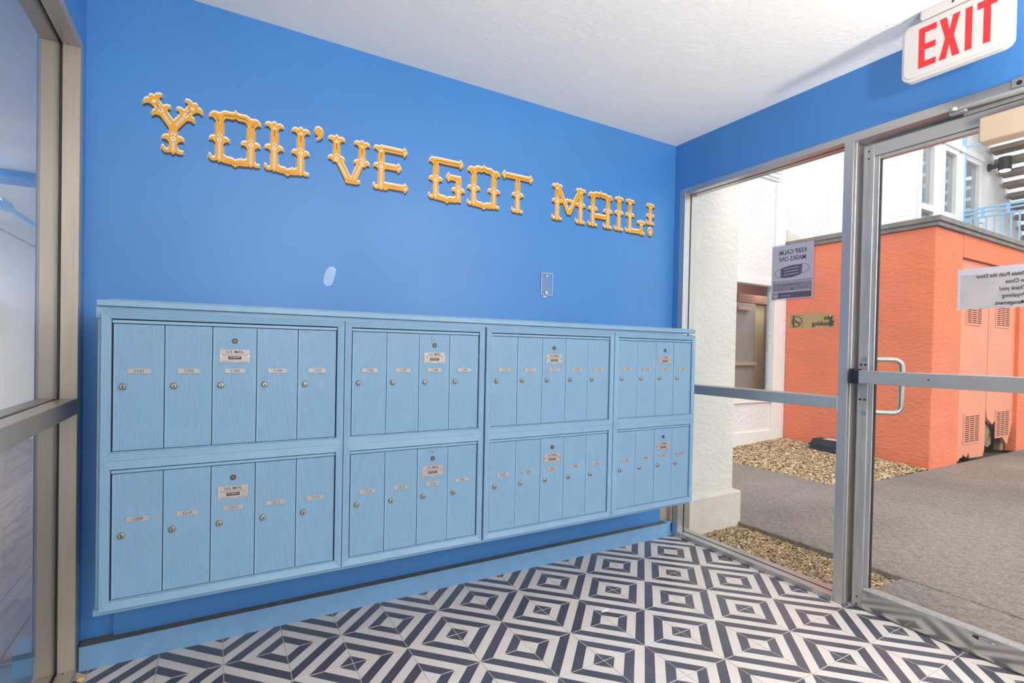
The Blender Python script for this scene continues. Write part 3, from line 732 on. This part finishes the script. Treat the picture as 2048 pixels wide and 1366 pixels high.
le.append(('E', [[(E_l, xz0), (E_r, xz0), (E_r, xz0+.022), (E_l-.019, xz0+.022), (E_l-.019, 2.279), (E_r+.002, 2.279), (E_r+.002, 2.301), (E_l-.019, 2.301), (E_l-.019, xz1-.022), (E_r, xz1-.022), (E_r, xz1), (E_l, xz1)]]))
xm_, hw, zm_ = -1.022, 0.030, (xz0+xz1)/2
le.append(('X', [[(xm_+hw, xz1), (xm_+hw-.021, xz1), (xm_, zm_+.026), (xm_-hw+.021, xz1), (xm_-hw, xz1), (xm_-.0125, zm_), (xm_-hw, xz0), (xm_-hw+.021, xz0), (xm_, zm_-.026), (xm_+hw-.021, xz0), (xm_+hw, xz0), (xm_+.0125, zm_)]]))
le.append(('I', [rect(-1.066, -1.085, xz0, xz1)]))
le.append(('T', [[(-1.098, xz1), (-1.150, xz1), (-1.150, xz1-.024), (-1.134, xz1-.024), (-1.134, xz0), (-1.115, xz0), (-1.115, xz1-.024), (-1.098, xz1-.024)]]))
for nm, polys in le:
    mb = MB()
    for P in polys: mb.prism(P, xe, xe+0.001, axis='x')
    mb.obj('letter', 'exit_red', ex, loc=offe)['label'] = 'red letter ' + nm

# ================================================================== SIGNS ON THE GLASS
XG = 3.0955
def sheet(name, loc): return empty(name, loc)
ps = sheet('mask_poster', (XG-0.004, -0.312, 1.56)); tag(ps, 'grey KEEP CALM MASKS ON poster taped to the window, seen from behind', 'poster')
def prect(mb, a0, a1, b0, b1, x, mi): mb.flat([(a0, b0), (a1, b0), (a1, b1), (a0, b1)], x, mi, 'x')
Wp, Hp = 0.106, 0.138
MB().box(-0.0004, 0.0006, -Wp, Wp, -Hp, Hp).obj('paper', 'paper_grey', ps)
MB().box(0.0004, 0.0012, -Wp-0.008, Wp+0.005, -Hp-0.008, Hp+0.006).obj('clear_sleeve', 'acrylic', ps)
mb = MB(); x1 = -0.0007
prect(mb, -0.100, 0.100, -0.106, -0.055, x1, 0)
prect(mb, -0.100, 0.100, -0.134, -0.100, x1-0.0001, 1)
for i in range(22):
    a = -0.098 + i*0.0091; s_ = 0.0045 if i < 11 else -0.0045
    mb.flat([(a, -0.052), (a+0.004, -0.052), (a+0.004-s_, -0.044), (a-s_, -0.044)], x1-0.0002, 1, 'x')
    mb.flat([(a, -0.105), (a+0.004, -0.105), (a+0.004+s_, -0.097), (a+s_, -0.097)], x1-0.0003, 2, 'x')
mb.obj('printed_bands', ['paper_mid', 'paper_dark', 'hi'], ps)
mb = MB()
for dx_, dz_, mi, xx, bo in ((0.0, 0.0, 0, -0.0009, 0.0010), (-0.0030, 0.0030, 1, -0.0008, 0.0010)):
    text_to(mb, 'KEEP CALM:', 0.031, 0+dx_, 0.100+dz_, xx, mi, mirror=True, plane='x', bold=bo, sx=0.88)
    text_to(mb, 'MASKS ON!', 0.031, 0+dx_, 0.066+dz_, xx, mi, mirror=True, plane='x', bold=bo, sx=0.88)
mb.obj('headline', ['paper_dark', 'tape'], ps)
mb = MB()
text_to(mb, 'MASKS REQUIRED', 0.0125, 0, -0.066, -0.0009, 0, mirror=True, plane='x')
text_to(mb, 'WEAR IT RIGHT', 0.006, 0.062, -0.088, -0.0009, 0, mirror=True, plane='x')
text_to(mb, 'KEEP DISTANCE', 0.006, -0.058, -0.086, -0.0009, 0, mirror=True, plane='x')
mb.flat(ell(-0.002, -0.089, 0.008, 0.006, 12), -0.0009, 0, 'x')
text_to(mb, 'Stay fresh!', 0.012, 0.030, -0.121, -0.0010, 1, mirror=True, plane='x')
mb.flat(ell(0.083, -0.118, 0.0135, 0.0135, 20), -0.0010, 1, 'x')
text_to(mb, 'P', 0.022, 0.083, -0.117, -0.0012, 2, mirror=True, plane='x', bold=0.0005)
mb.obj('small_print', ['paper_dark', 'paper_grey', 'paper_dark'], ps)
mb = MB(); xm2 = -0.0008
body = [(0.060, 0.018), (0.040, 0.026), (0.0, 0.032), (-0.040, 0.032), (-0.052, 0.032), (-0.050, -0.014), (-0.035, -0.022), (0.0, -0.030), (0.040, -0.030), (0.060, -0.026)]
mb.flat(body, xm2, 0, 'x')
for z0 in (0.018, 0.003, -0.012): mb.flat([(0.042, z0-0.004), (-0.034, z0), (-0.034, z0+0.003), (0.042, z0-0.001)], xm2-0.0003, 1, 'x')
for k in range(7):
    for a in (0.056, -0.046): mb.flat(ell(a, 0.012-k*0.0055+(0.006 if a < 0 else 0), 0.0012, 0.0012, 6), xm2-0.0003, 1, 'x')
for cy, cz_, rx, rz, a0, a1 in ((0.058, -0.004, 0.032, 0.024, -PI/2, PI/2), (-0.050, 0.010, 0.038, 0.024, PI/2, 3*PI/2)):
    o1 = ell(cy, cz_, rx, rz, 20, a0, a1)+[(cy+rx*math.cos(a1), cz_+rz*math.sin(a1))]; o2 = ell(cy, cz_, rx-0.0022, rz-0.0022, 20, a0, a1)+[(cy+(rx-0.0022)*math.cos(a1), cz_+(rz-0.0022)*math.sin(a1))]
    for i in range(len(o1)-1): mb.flat([o1[i], o1[i+1], o2[i+1], o2[i]], xm2, 0, 'x')
mb.obj('mask_drawing', ['paper_dark', 'paper_grey'], ps)
# no smoking sticker
ns = sheet('no_smoking_sign', (XG-0.003, -0.413, 1.304)); tag(ns, 'torn tan No Smoking sticker on the window, seen from behind', 'sign')
MB().prism([(0.107, -0.036), (-0.107, -0.036), (-0.107, 0.020), (-0.086, 0.020), (-0.068, 0.036), (0.0, 0.038), (0.107, 0.037)], -0.0004, 0.0006, axis='x').obj('sticker', 'sign_tan', ns)
mb = MB()
text_to(mb, 'No', 0.030, -0.080, 0.013, -0.0008, 0, mirror=True, plane='x', bold=0.0007)
text_to(mb, 'Smoking', 0.030, -0.056, -0.014, -0.0008, 0, mirror=True, plane='x', bold=0.0007)
for k in range(20):
    a, b = 2*PI*k/20, 2*PI*(k+1)/20; c0, r1, r2 = 0.070, 0.026, 0.0225
    mb.flat([(c0+r1*math.cos(a), r1*math.sin(a)), (c0+r1*math.cos(b), r1*math.sin(b)), (c0+r2*math.cos(b), r2*math.sin(b)), (c0+r2*math.cos(a), r2*math.sin(a))], -0.0008, 0, 'x')
mb.flat([(0.053, -0.017), (0.056, -0.020), (0.089, 0.014), (0.086, 0.017)], -0.0008, 0, 'x')
mb.flat(rect(0.084, 0.054, -0.003, -0.007), -0.0007, 0, 'x')
for P in (rect(0.1005, 0.0995, -0.031, 0.031), rect(0.0405, 0.0395, -0.031, 0.031), rect(0.0395, 0.1005, 0.030, 0.031), rect(0.0395, 0.1005, -0.031, -0.030)): mb.flat(P, -0.0007, 0, 'x')
mb.obj('print', 'ink', ns)['kind'] = 'stuff'
mb = MB(); mb.flat(rect(-0.086, -0.096, -0.028, 0.018), -0.0011, 0, 'x'); mb.flat(rect(0.090, 0.082, -0.030, 0.032), -0.0010, 0, 'x'); mb.obj('tape_strip', 'olive', ns)
mb = MB(); mb.flat([(-0.086, 0.018), (-0.096, 0.018), (-0.094, 0.028), (-0.089, 0.030)], -0.0011, 0, 'x'); mb.obj('torn_corner', 'hi', ns)
# paper on the door
ds = sheet('door_notice', (3.0965, -1.118, 1.403)); tag(ds, 'grey paper notice asking to push the door closed, taped on the door glass', 'sign')
MB().box(-0.0004, 0.0006, -0.140, 0.140, -0.076, 0.077).obj('paper', 'paper_door', ds)
MB().box(-0.0012, -0.0006, -0.140, 0.142, 0.055, 0.080).box(-0.0009, -0.0005, 0.134, 0.142, -0.080, 0.055).obj('tape_strip', 'tape', ds)
mb = MB()
for i, (t, oy) in enumerate((('Please Push the Door', 0.115), ('to Close', 0.052), ('Thank you!', 0.070), ('Priyaliving', 0.066), ('Management.', 0.085))):
    # mirrored: each line starts at the right and runs to the left
    text_to(mb, t, 0.0200, -0.053, 0.0475-i*0.0262, -0.0016, 0, align='LEFT', mirror=True, plane='x', bold=0.0002, sx=0.80)
mb.obj('writing', 'ink', ds)

# small litter on the floor
lt = MB().prism([(0, 0), (0.02, -0.004), (0.046, 0.002), (0.048, 0.012), (0.03, 0.012), (0.01, 0.006)], 0.0006, 0.003, axis='z').obj('paper_scrap', 'hi', loc=(2.02, -0.155, 0)); tag(lt, 'tiny white paper scrap lying on the striped tiles', 'litter')
lf0 = MB().prism(ell(0, 0, 0.011, 0.007, 10), 0.0, 0.008, axis='z').obj('dry_leaf_scrap', 'leaf', loc=(0.166, 0.312, 0.0006)); tag(lf0, 'small dry leaf on the floor by the left partition', 'leaf')

# ================================================================== ADDED LOBBY FILL LAMPS (unseen, they brighten ceiling and walls)
for i, (lx, ly) in enumerate(((1.05, -2.72), (2.60, -2.60))):
    e = empty('fill_lamp', (lx, ly, 0)); tag(e, 'added white fill uplighter, %s of the two behind the viewer' % ('left' if i == 0 else 'right'), 'lamp', 'added lobby fill lamps')
    MB().tube([(0, 0, 0.001), (0, 0, 0.02), (0, 0, 0.03)], [0.14, 0.14, 0.10], 28).obj('base', 'exit_white', e)
    MB().tube([(0, 0, 0.03), (0, 0, 1.42)], 0.013, 12).obj('pole', 'steel', e)
    MB().tube([(0, 0, 1.42), (0, 0, 1.45), (0, 0, 1.50), (0, 0, 1.55)], [0.05, 0.12, 0.16, 0.18], 28, cap=False).obj('glass_bowl', 'fill_glass', e)
    ld = bpy.data.lights.new('fill_light', 'POINT'); ld.shadow_soft_size = 0.11; ld.energy = FILL_POWER; ld.color = (1.0, 0.97, 0.93)
    lo = bpy.data.objects.new('fill_light', ld); COL.objects.link(lo); lo.parent = e; lo.location = (0, 0, 1.56)
    ld = bpy.data.lights.new('fill_uplight', 'AREA'); ld.shape = 'DISK'; ld.size = 0.26; ld.energy = UPFILL_POWER; ld.color = (1.0, 0.97, 0.93)
    lo = bpy.data.objects.new('fill_uplight', ld); COL.objects.link(lo); lo.parent = e; lo.location = (0, 0, 1.50); lo.rotation_euler = (PI, 0, 0)

# ================================================================== HALL BEHIND THE LEFT PARTITION
hf = MB().box(-1.7, XL-0.12, YR-0.1, 6.0, -0.08, -0.004).obj('floor_hall', 'ledge'); struct(hf, 'grey floor of the hall behind the left partition')
pw_ = 0.145
for i in range(12):
    xa = -1.7+i*pw_
    y_ = 0.56; k = 0
    while y_ < 5.9:
        ln = 1.25 if k else random.uniform(0.5, 1.2)
        y2 = min(5.9, y_+ln)
        MB().box(xa+0.001, min(xa+pw_-0.001, 0.02), y_+0.001, y2-0.001, -0.006, 0.0).obj('plank', 'wood', hf); y_ = y2; k += 1
struct(MB().box(-1.7, 0.02, 0.525, 0.56, -0.004, 0.006).obj('trim_1', 'brown_strip'), 'brown threshold strip in the hall')
struct(MB().box(-0.035, 0.022, 0.425, 0.54, -0.004, 0.075).obj('trim_2', 'base_blue'), 'blue skirting end in the hall')
struct(MB().box(0.02, 0.10, 0.545, 6.0, 0, 2.43).obj('wall_hall_right', 'hall'), 'pale hall wall')
he = MB().box(-1.8, 0.1, 5.9, 6.0, 0, 2.43).obj('wall_hall_end', 'hall'); struct(he, 'pale end wall of the hall')
struct(MB().box(-1.8, XL-0.122, YR-0.1, 6.0, 2.43, 2.53).obj('ceiling_hall', 'hall'), 'pale hall ceiling')
struct(MB().box(-1.8, 0.018, 3.4, 3.6, 2.36, 2.43).obj('trim_3', 'wall_blue'), 'blue beam under the hall ceiling')
pp = empty('overhead_pipe', (-0.926, 3.5, 2.2)); tag(pp, 'glossy blue pipe with a joint hanging in the hall behind the left partition', 'pipe')
MB().tube([(0, -3.2, 0), (0, 2.39, 0)], 0.022, 14).obj('pipe_run', 'sky_blue', pp)
MB().tube([(0, 0.0, 0), (0, 0.05, 0), (0, 0.2, 0), (0, 0.26, 0)], [0.03, 0.045, 0.045, 0.03], 14).obj('pipe_joint', 'sky_blue', pp)
p2 = empty('conduit', (-1.277, 4.9, 2.2)); tag(p2, 'thin pale conduit below the blue pipe in the hall', 'pipe')
MB().tube([(0, -4.2, 0), (0, 0.99, 0)], 0.014, 12).obj('conduit_run', 'hall', p2)

struct(MB().box(-1.82, -1.7, YR-0.1, 2.6, 0, 2.43).obj('wall_hall_blocker', 'hall'), 'unseen pale wall added to block light in the hall')  # unseen wall added to keep outside light off the gap beside the mailboxes
for ly in (2.9,):  # added out-of-view fill lamp that brightens the hall
    e = empty('hall_fill_lamp', (-1.3, ly, 2.43)); tag(e, 'added flat fill lamp, unseen, in the hall behind the left partition', 'lamp')
    MB().box(-0.30, 0.30, -0.30, 0.30, -0.03, 0).obj('lamp_base', 'exit_white', e, bevel=0.004)
    MB().box(-0.28, 0.28, -0.28, 0.28, -0.04, -0.03).obj('diffuser', 'lamp_glow', e)
    ld = bpy.data.lights.new('fill_light', 'AREA'); ld.shape = 'SQUARE'; ld.size = 0.55; ld.energy = 48.0; ld.color = (1.0, 0.97, 0.93)
    lo = bpy.data.objects.new('fill_light', ld); COL.objects.link(lo); lo.parent = e; lo.location = (0, 0, -0.045)

# ================================================================== OUTSIDE
ZG = -0.03
gr = MB().box(3.152, 22, -9, 2.13, -0.25, -0.075).obj('ground', 'soil'); struct(gr, 'bare ground under paving and gravel')
# paving: slabs around the two gravel beds
pav = [(3.722, 5.40, -3.0, 2.12), (5.40, 20, -9, 0.565), (3.152, 5.40, -9, -3.0), (3.160, 3.722, -3.0, -0.562), (5.40, 5.75, 0.565, 0.62)]
pvo = empty('paving', (4.5, -1, ZG)); struct(pvo, 'rough grey concrete paving outside'); offp = frame_world(pvo)
for i, (a, b, c, d) in enumerate(pav):
    MB().box(a+0.003, b-0.003, c+0.003, d-0.003, -0.12, ZG + (0.002 if i == 0 else 0)).obj('slab', 'concrete', pvo, bevel=0.008, seg=2, loc=offp)
def pebbles(name, x0, x1, y0, y1, z0, n, s0, s1, label, hump=None, mask=None):
    mb = MB(); rnd = random.Random(n)
    base = [(1,0,0),(-1,0,0),(0,1,0),(0,-1,0),(0,0,1),(0,0,-1)]
    F = [(0,2,4),(2,1,4),(1,3,4),(3,0,4),(2,0,5),(1,2,5),(3,1,5),(0,3,5)]
    for i in range(n):
        x, y = rnd.uniform(x0, x1), rnd.uniform(y0, y1)
        if mask and not mask(x, y): continue
        s_ = rnd.uniform(s0, s1); a = rnd.uniform(0, PI); ca, sa = math.cos(a), math.sin(a)
        sx, sy, sz = s_*rnd.uniform(.7, 1.5), s_*rnd.uniform(.5, 1.0), s_*rnd.uniform(.35, .7)
        z = z0 + (hump(x, y) if hump else 0) + rnd.uniform(-.2, .6)*s_
        tl = rnd.uniform(-.5, .5)
        v = []
        for p in base:
            px, py, pz = p[0]*sx, p[1]*sy, p[2]*sz
            pz += px*tl
            v.append((x+ca*px-sa*py, y+sa*px+ca*py, z+pz))
        r_ = rnd.random(); mb.add(v, F, 0 if r_ < .6 else (1 if r_ < .85 else (2 if r_ < .985 else 3)))
    o = mb.obj(name, ['pebble_a', 'pebble_b', 'pebble_c', 'gap']); tag(o, label, 'gravel', kind='stuff'); return o
pebbles('gravel_strip', 3.153, 3.725, -0.565, 0.42, -0.062, 9000, 0.005, 0.011, 'tan pea gravel in the strip right outside the window')
humpf = lambda x, y: 0.085*max(0, min(1, (x-5.4)/1.5))*max(0.1, min(1, (y-0.5)/1.6))
gb = MB(); nx, ny = 12, 12
vv = []
for i in range(nx+1):
    for j in range(ny+1):
        x, y = 5.4+1.62*i/nx, 0.575+1.55*j/ny; vv.append((x, y, -0.045+humpf(x, y)))
gb.add(vv, [(i*(ny+1)+j, (i+1)*(ny+1)+j, (i+1)*(ny+1)+j+1, i*(ny+1)+j+1) for i in range(nx) for j in range(ny)], 0, True)
gb.obj('gravel_bed_earth', 'pebble_b', gr)
pebbles('gravel_bed', 5.40, 7.02, 0.57, 2.12, -0.038, 15000, 0.009, 0.018, 'tan gravel bed in front of the orange wall', humpf, lambda x, y: not (x < 5.75 and y < 0.63))
lf = MB().prism([(-0.016, 0.0), (0.0, 0.007), (0.018, 0.004), (0.024, -0.002), (0.004, -0.008)], 0.0, 0.002, axis='z').obj('fallen_leaf', 'leaf', loc=(3.62, 0.155, -0.048)); tag(lf, 'yellow fallen leaf on the gravel strip', 'leaf')
# white stucco pier
pr_ = empty('stucco_pier', (3.42, 0.6, -0.06)); tag(pr_, 'white rough stucco pier right outside the window', 'pillar'); off4 = frame_world(pr_)
MB().box(3.154, 3.685, 0.425, 0.95, 0.17, 3.4).obj('shaft', 'stucco', pr_, bevel=0.01, seg=2, loc=off4)
MB().box(3.154, 3.755, 0.405, 1.0, -0.08, 0.185).obj('plinth', 'stucco_base', pr_, bevel=0.012, seg=3, loc=off4)

# white building behind: wall in plane y = 2.13
wh = empty('white_building', (9.5, 2.3, 0)); tag(wh, 'white stucco building with upstairs windows behind the orange block', 'building'); off5 = frame_world(wh)
def wp(mb, nm, m_, parent=wh, bev=0.0): return mb.obj(nm, m_, parent, bevel=bev, loc=off5 if parent is wh else None)
YB = 2.13
wall = MB()
wx = [(3.6, 5.75, -0.1, 7.5), (5.75, 6.735, -0.1, 0.60), (5.75, 6.735, 2.0, 7.5), (6.735, 10.52, -0.1, 7.5), (10.52, 12.96, -0.1, 2.62), (10.52, 12.96, 4.80, 7.5), (12.96, 20, -0.1, 7.5)]
for a, b, c, d in wx: wall.box(a, b, YB, YB+0.07, c, d)
wp(wall, 'wall', 'stucco_fine')
wp(MB().box(6.74, 6.84, YB-0.03, YB, 0.02, 3.3).box(6.855, 6.955, YB-0.015, YB, 0.02, 7.0), 'corner_board', 'white_paint', bev=0.004)
wp(MB().box(5.7, 6.84, YB-0.03, YB, 2.0, 2.075), 'window_casing', 'white_paint', bev=0.004)
wp(MB().box(5.7, 6.84, YB-0.03, YB, 0.53, 0.60), 'window_casing', 'white_paint', bev=0.004)
wp(MB().box(3.7, 6.95, YB-0.02, YB, 0.0, 0.17), 'wall_plinth', 'white_paint', bev=0.004)
vent = wp(MB().box(6.35, 6.815, YB-0.02, YB, 3.34, 3.75), 'wall_vent', 'white_paint', bev=0.003)
for k in range(6): MB().box(6.38+9.5-9.5, 6.79, YB-0.035, YB-0.018, 3.375+k*0.06, 3.40+k*0.06).obj('louver', 'white_paint', vent)
# room seen through the low opening
wp(MB().box(5.5, 8.0, 3.0, 3.1, 0.4, 2.4).box(7.9, 8.0, 2.2, 3.0, 0.4, 2.4).box(5.5, 5.6, 2.2, 3.0, 0.4, 2.4).box(5.6, 7.9, 2.2, 3.0, 2.3, 2.4).box(5.6, 7.9, 2.2, 3.0, 0.4, 0.5), 'dim_room', 'brown')
wp(MB().box(6.0, 6.80, 2.40, 2.44, 0.5, 1.80), 'grey_panel_door', 'grey_door', bev=0.004)
wp(MB().box(6.84, 7.07, 2.46, 2.48, 0.5, 1.79), 'lit_panel', 'pale_green')
wp(MB().box(7.075, 7.20, 2.42, 2.5, 0.5, 1.92).box(6.45, 7.074, 2.42, 2.5, 1.81, 1.92), 'inner_door_frame', 'brown', bev=0.003)
wp(MB().box(6.2, 6.78, 2.35, 2.40, 0.985, 1.03), 'wooden_bar', 'tan', bev=0.004)
wp(MB().box(6.35, 6.62, 2.33, 2.40, 1.70, 1.74), 'door_closer', 'tan', bev=0.004)
wp(MB().box(5.76, 6.732, YB+0.04, YB+0.046, 0.61, 1.99), 'window_glass', 'glass')
rlmp = wp(MB().tube([(6.95, 2.30, 2.22), (6.95, 2.30, 2.30)], 0.05, 14), 'room_fill_bulb', 'lamp_glow')  # hidden bulb and light added to brighten the panel inside
ld = bpy.data.lights.new('room_fill_light', 'POINT'); ld.energy = 9.0; ld.shadow_soft_size = 0.05; ld.color = (1.0, 0.93, 0.78)
lo = bpy.data.objects.new('room_fill_light', ld); COL.objects.link(lo); lo.parent = wh; lo.location = off5 + Vector((6.95, 2.30, 2.15))
# upstairs windows and door
def upwin(x0, x1, z0, z1, split=None, nm='window'):
    f = MB(); t = 0.09
    f.box(x0, x0+t, YB-0.04, YB+0.06, z0, z1).box(x1-t, x1, YB-0.04, YB+0.06, z0, z1).box(x0+t, x1-t, YB-0.038, YB+0.058, z1-t, z1-0.001).box(x0+t, x1-t, YB-0.038, YB+0.058, z0+0.001, z0+t)
    if split: f.box(x0+t, x1-t, YB-0.06, YB+0.058, split-0.05, split+0.05)
    fo = wp(f, nm, 'white_paint')
    MB().box(x0+t, x1-t, YB+0.02, YB+0.03, z0+t, z1-t).obj('pane', 'pane_reflect', fo)
    return fo
upwin(10.52, 11.12, 2.7, 4.80, 3.62); upwin(11.36, 11.98, 2.7, 4.80, 3.60); upwin(12.12, 12.96, 2.62, 4.80, None, 'balcony_door')
wp(MB().box(11.121, 11.359, YB-0.03, YB+0.09, 2.64, 4.79).box(11.981, 12.119, YB-0.03, YB+0.09, 2.64, 4.79), 'window_post', 'white_paint')
wp(MB().box(10.45, 13.02, YB-0.06, YB, 4.80, 4.90), 'window_head', 'white_paint')
wp(MB().box(10.52, 12.96, YB+0.1, YB+0.15, 2.62, 4.8), 'dark_interior', 'grey_door')
hd = wp(MB().tube([(12.90, YB-0.04, 3.20), (12.90, YB-0.10, 3.20), (12.90, YB-0.10, 3.65), (12.90, YB-0.04, 3.65)], 0.015, 8), 'door_pull', 'steel')
# wall lamp
wlm = empty('wall_lamp', (13.39, 2.13, 4.78)); tag(wlm, 'dark cylinder wall lamp, lit, beside the outdoor stair', 'lamp')
MB().tube([(0, 0, 0), (0, -0.03, 0)], 0.075, 14).obj('wall_mount', 'dark_lock', wlm)
MB().box(-0.03, 0.03, -0.14, -0.03, -0.035, 0.035).obj('bracket', 'dark_lock', wlm)
MB().tube([(0, -0.235, -0.11), (0, -0.235, 0.13)], 0.095, 20).obj('cylinder_shade', 'dark_lock', wlm)
MB().tube([(0, -0.235, -0.125), (0, -0.235, -0.11)], 0.078, 18).obj('lit_lens', 'lamp_glow', wlm)
# railing along y at x = 12.23
rl = empty('balcony_railing', (12.23, 1.0, 2.6)); tag(rl, 'light blue metal railing on the terrace above the orange block', 'railing'); off6 = frame_world(rl)
for zz in (3.77, 3.70, 3.615): MB().box(12.215, 12.245, -1.2, 2.10, zz-0.014, zz+0.014).obj('rail', 'sky_blue', rl, loc=off6)
MB().box(12.205, 12.255, 2.08, 2.13, 2.6, 5.6).obj('pole', 'sky_blue', rl, loc=off6)
bal = MB().box(12.22, 12.24, -0.01, 0.01, 2.62, 3.61).mesh('baluster', 'sky_blue')
for k in range(26): link('baluster', bal, rl, loc=off6 + Vector((0, 1.99-k*0.104*1.02, 0)))
for yy in (1.83, 1.50, 1.10): MB().box(12.213, 12.247, yy-0.02, yy+0.02, 3.61, 3.77).obj('rail_post', 'sky_blue', rl, loc=off6)
MB().box(12.217, 12.243, 1.4, 2.09, 4.90, 4.925).obj('cross_tie', 'sky_blue', rl, loc=off6)
# outdoor stair
stp = empty('outdoor_stair', (13.9, 1.4, 3.2)); tag(stp, 'open concrete tread stair with blue steelwork at the upper right', 'stairs'); off7 = frame_world(stp)
for k in range(-4, 9):
    x_, z_ = 13.30+k*0.225, 5.11-k*0.178
    pr2 = [(x_-0.02, z_-0.035), (x_-0.005, z_-0.06), (x_+0.28, z_-0.07), (x_+0.30, z_-0.05), (x_+0.30, z_+0.02), (x_+0.0, z_+0.02), (x_-0.018, z_+0.005)]
    MB().prism(pr2, 0.6, 2.09, axis='y').obj('tread', 'tread', stp, loc=off7)
MB().prism([(12.2, 5.75), (12.35, 5.87), (15.25, 3.58), (15.25, 3.35)], 0.96, 1.02, axis='y').obj('stringer', 'deep_blue', stp, loc=off7)
for k in (-3, -1, 1, 3, 5):
    x_, z_ = 13.4+k*0.225, 5.11-k*0.178
    MB().cyl((x_, 1.25, z_), (x_-0.05, 1.25, z_+0.95), 0.02, 8).obj('stair_baluster', 'deep_blue', stp, loc=off7)
MB().tube([(12.6, 1.25, 6.65), (14.6, 1.25, 5.06)], 0.022, 8).obj('stair_handrail', 'sky_blue', stp, loc=off7)

# orange block
og = empty('orange_block', (8.5, 1.3, ZG)); tag(og, 'orange stucco utility block with grey cap and louvred doors', 'building'); off8 = frame_world(og)
def op(mb, nm, m_, parent=og, bev=0.0, seg=2): return mb.obj(nm, m_, parent, bevel=bev, seg=seg, loc=off8 if parent is og else None)
OX, OY = 7.03, 0.555
op(MB().prism([(OX, OY), (7.70, OY), (7.70, OY+0.2), (OX+0.2, OY+0.2), (OX+0.2, YB-0.001), (OX, YB-0.001)], -0.05, 2.50, axis='z'), 'stucco_wall', 'orange', bev=0.012)
op(MB().box(7.701, 9.43, OY, OY+0.2, 2.25, 2.50).box(9.431, 14, OY, OY+0.2, -0.05, 2.50), 'stucco_wall', 'orange')
op(MB().prism([(OX-0.03, OY-0.03), (14, OY-0.03), (14, OY+0.3), (OX+0.3, OY+0.3), (OX+0.3, YB-0.001), (OX-0.03, YB-0.001)], 2.501, 2.545, axis='z'), 'lower_cap', 'cap', bev=0.006)
op(MB().prism([(OX-0.05, OY-0.05), (14, OY-0.05), (14, OY+0.32), (OX+0.32, OY+0.32), (OX+0.32, YB-0.001), (OX-0.05, YB-0.001)], 2.5455, 2.60, axis='z'), 'upper_cap', 'cap', bev=0.006)
op(MB().box(OX+0.33, 16, OY+0.33, YB-0.06, 2.46, 2.58), 'terrace_deck', 'tread')
op(MB().prism([(7.0, 2.60), (7.0, 2.75), (7.62, 2.62), (7.62, 2.60)], YB-0.02, YB, axis='y'), 'flashing', 'stucco_base')
yd = OY+0.035
def leaf(x0, x1, zb, ragged, nm='utility_door'):
    P = [(x0, 2.24), (x1, 2.24)] + [(a, b-0.045 if b < 0.12 else b) for a, b in ragged[::-1]]
    d = op(MB().prism(P, yd, yd+0.04), nm, 'orange_door')
    return d
d1 = leaf(7.71, 8.545, 0, [(7.71, 0.03), (7.83, 0.02), (7.86, 0.05), (7.92, 0.055), (7.95, 0.085), (8.02, 0.05), (8.06, 0.06), (8.10, 0.10), (8.13, 0.03), (8.30, 0.025), (8.50, 0.02), (8.545, 0.10)])
d2 = leaf(8.56, 9.42, 0, [(8.56, 0.52), (8.60, 0.42), (8.70, 0.37), (8.76, 0.34), (8.84, 0.38), (8.92, 0.28), (9.02, 0.20), (9.14, 0.13), (9.24, 0.10), (9.33, 0.20), (9.42, 0.36)])
def grille(d, xc, zc, skew=0.0):
    MB().box(xc-0.22, xc+0.22, yd-0.008, yd, zc-0.175, zc+0.175).obj('vent_grille', 'orange_door', d)
    mb = MB()
    for c_ in range(3):
        for k in range(13):
            a = xc-0.19+c_*0.135; z0 = zc-0.15+k*0.0235
            mb.box(a, a+0.11, yd-0.0095, yd-0.0075, z0, z0+0.011)
    mb.obj('vent_slots', 'slot', d)['kind'] = 'stuff'
grille(d1, 8.13, 1.69); grille(d1, 8.15, 0.33); grille(d2, 8.98, 1.69); grille(d2, 9.06, 0.34)
op(MB().box(8.55, 9.45, OY+0.3, OY+0.34, -0.03, 2.3), 'dark_recess', 'gap')
op(MB().prism([(8.58, 0.42), (8.70, 0.36), (8.80, 0.30), (8.92, 0.22), (8.90, 0.08), (8.80, 0.05), (8.66, 0.10), (8.58, 0.2)], yd+0.05, yd+0.075), 'rotten_board', 'rot')
op(MB().box(9.25, 9.36, OY+0.1, OY+0.16, -0.03, 0.45), 'rotten_board', 'rot')
op(MB().box(9.40, 9.44, OY-0.005, OY+0.1, -0.03, 2.25), 'door_post', 'orange')
# bait box
bx = empty('bait_station', (6.86, 1.42, 0.02)); tag(bx, 'low black plastic bait box on the gravel by the orange wall', 'box')
MB().prism([(-0.14, 0.0), (0.14, 0.0), (0.13, 0.06), (0.09, 0.125), (-0.07, 0.125), (-0.12, 0.07)], -0.22, 0.20, axis='y').obj('box_body', 'black', bx, bevel=0.012, seg=2)
MB().prism([(-0.145, 0.055), (-0.125, 0.075), (0.135, 0.065), (0.14, 0.055)], -0.225, 0.205, axis='y').obj('lid_seam', 'gap', bx)
MB().box(-0.03, 0.07, -0.16, 0.09, 0.125, 0.1275).obj('paper_label', 'hi', bx)
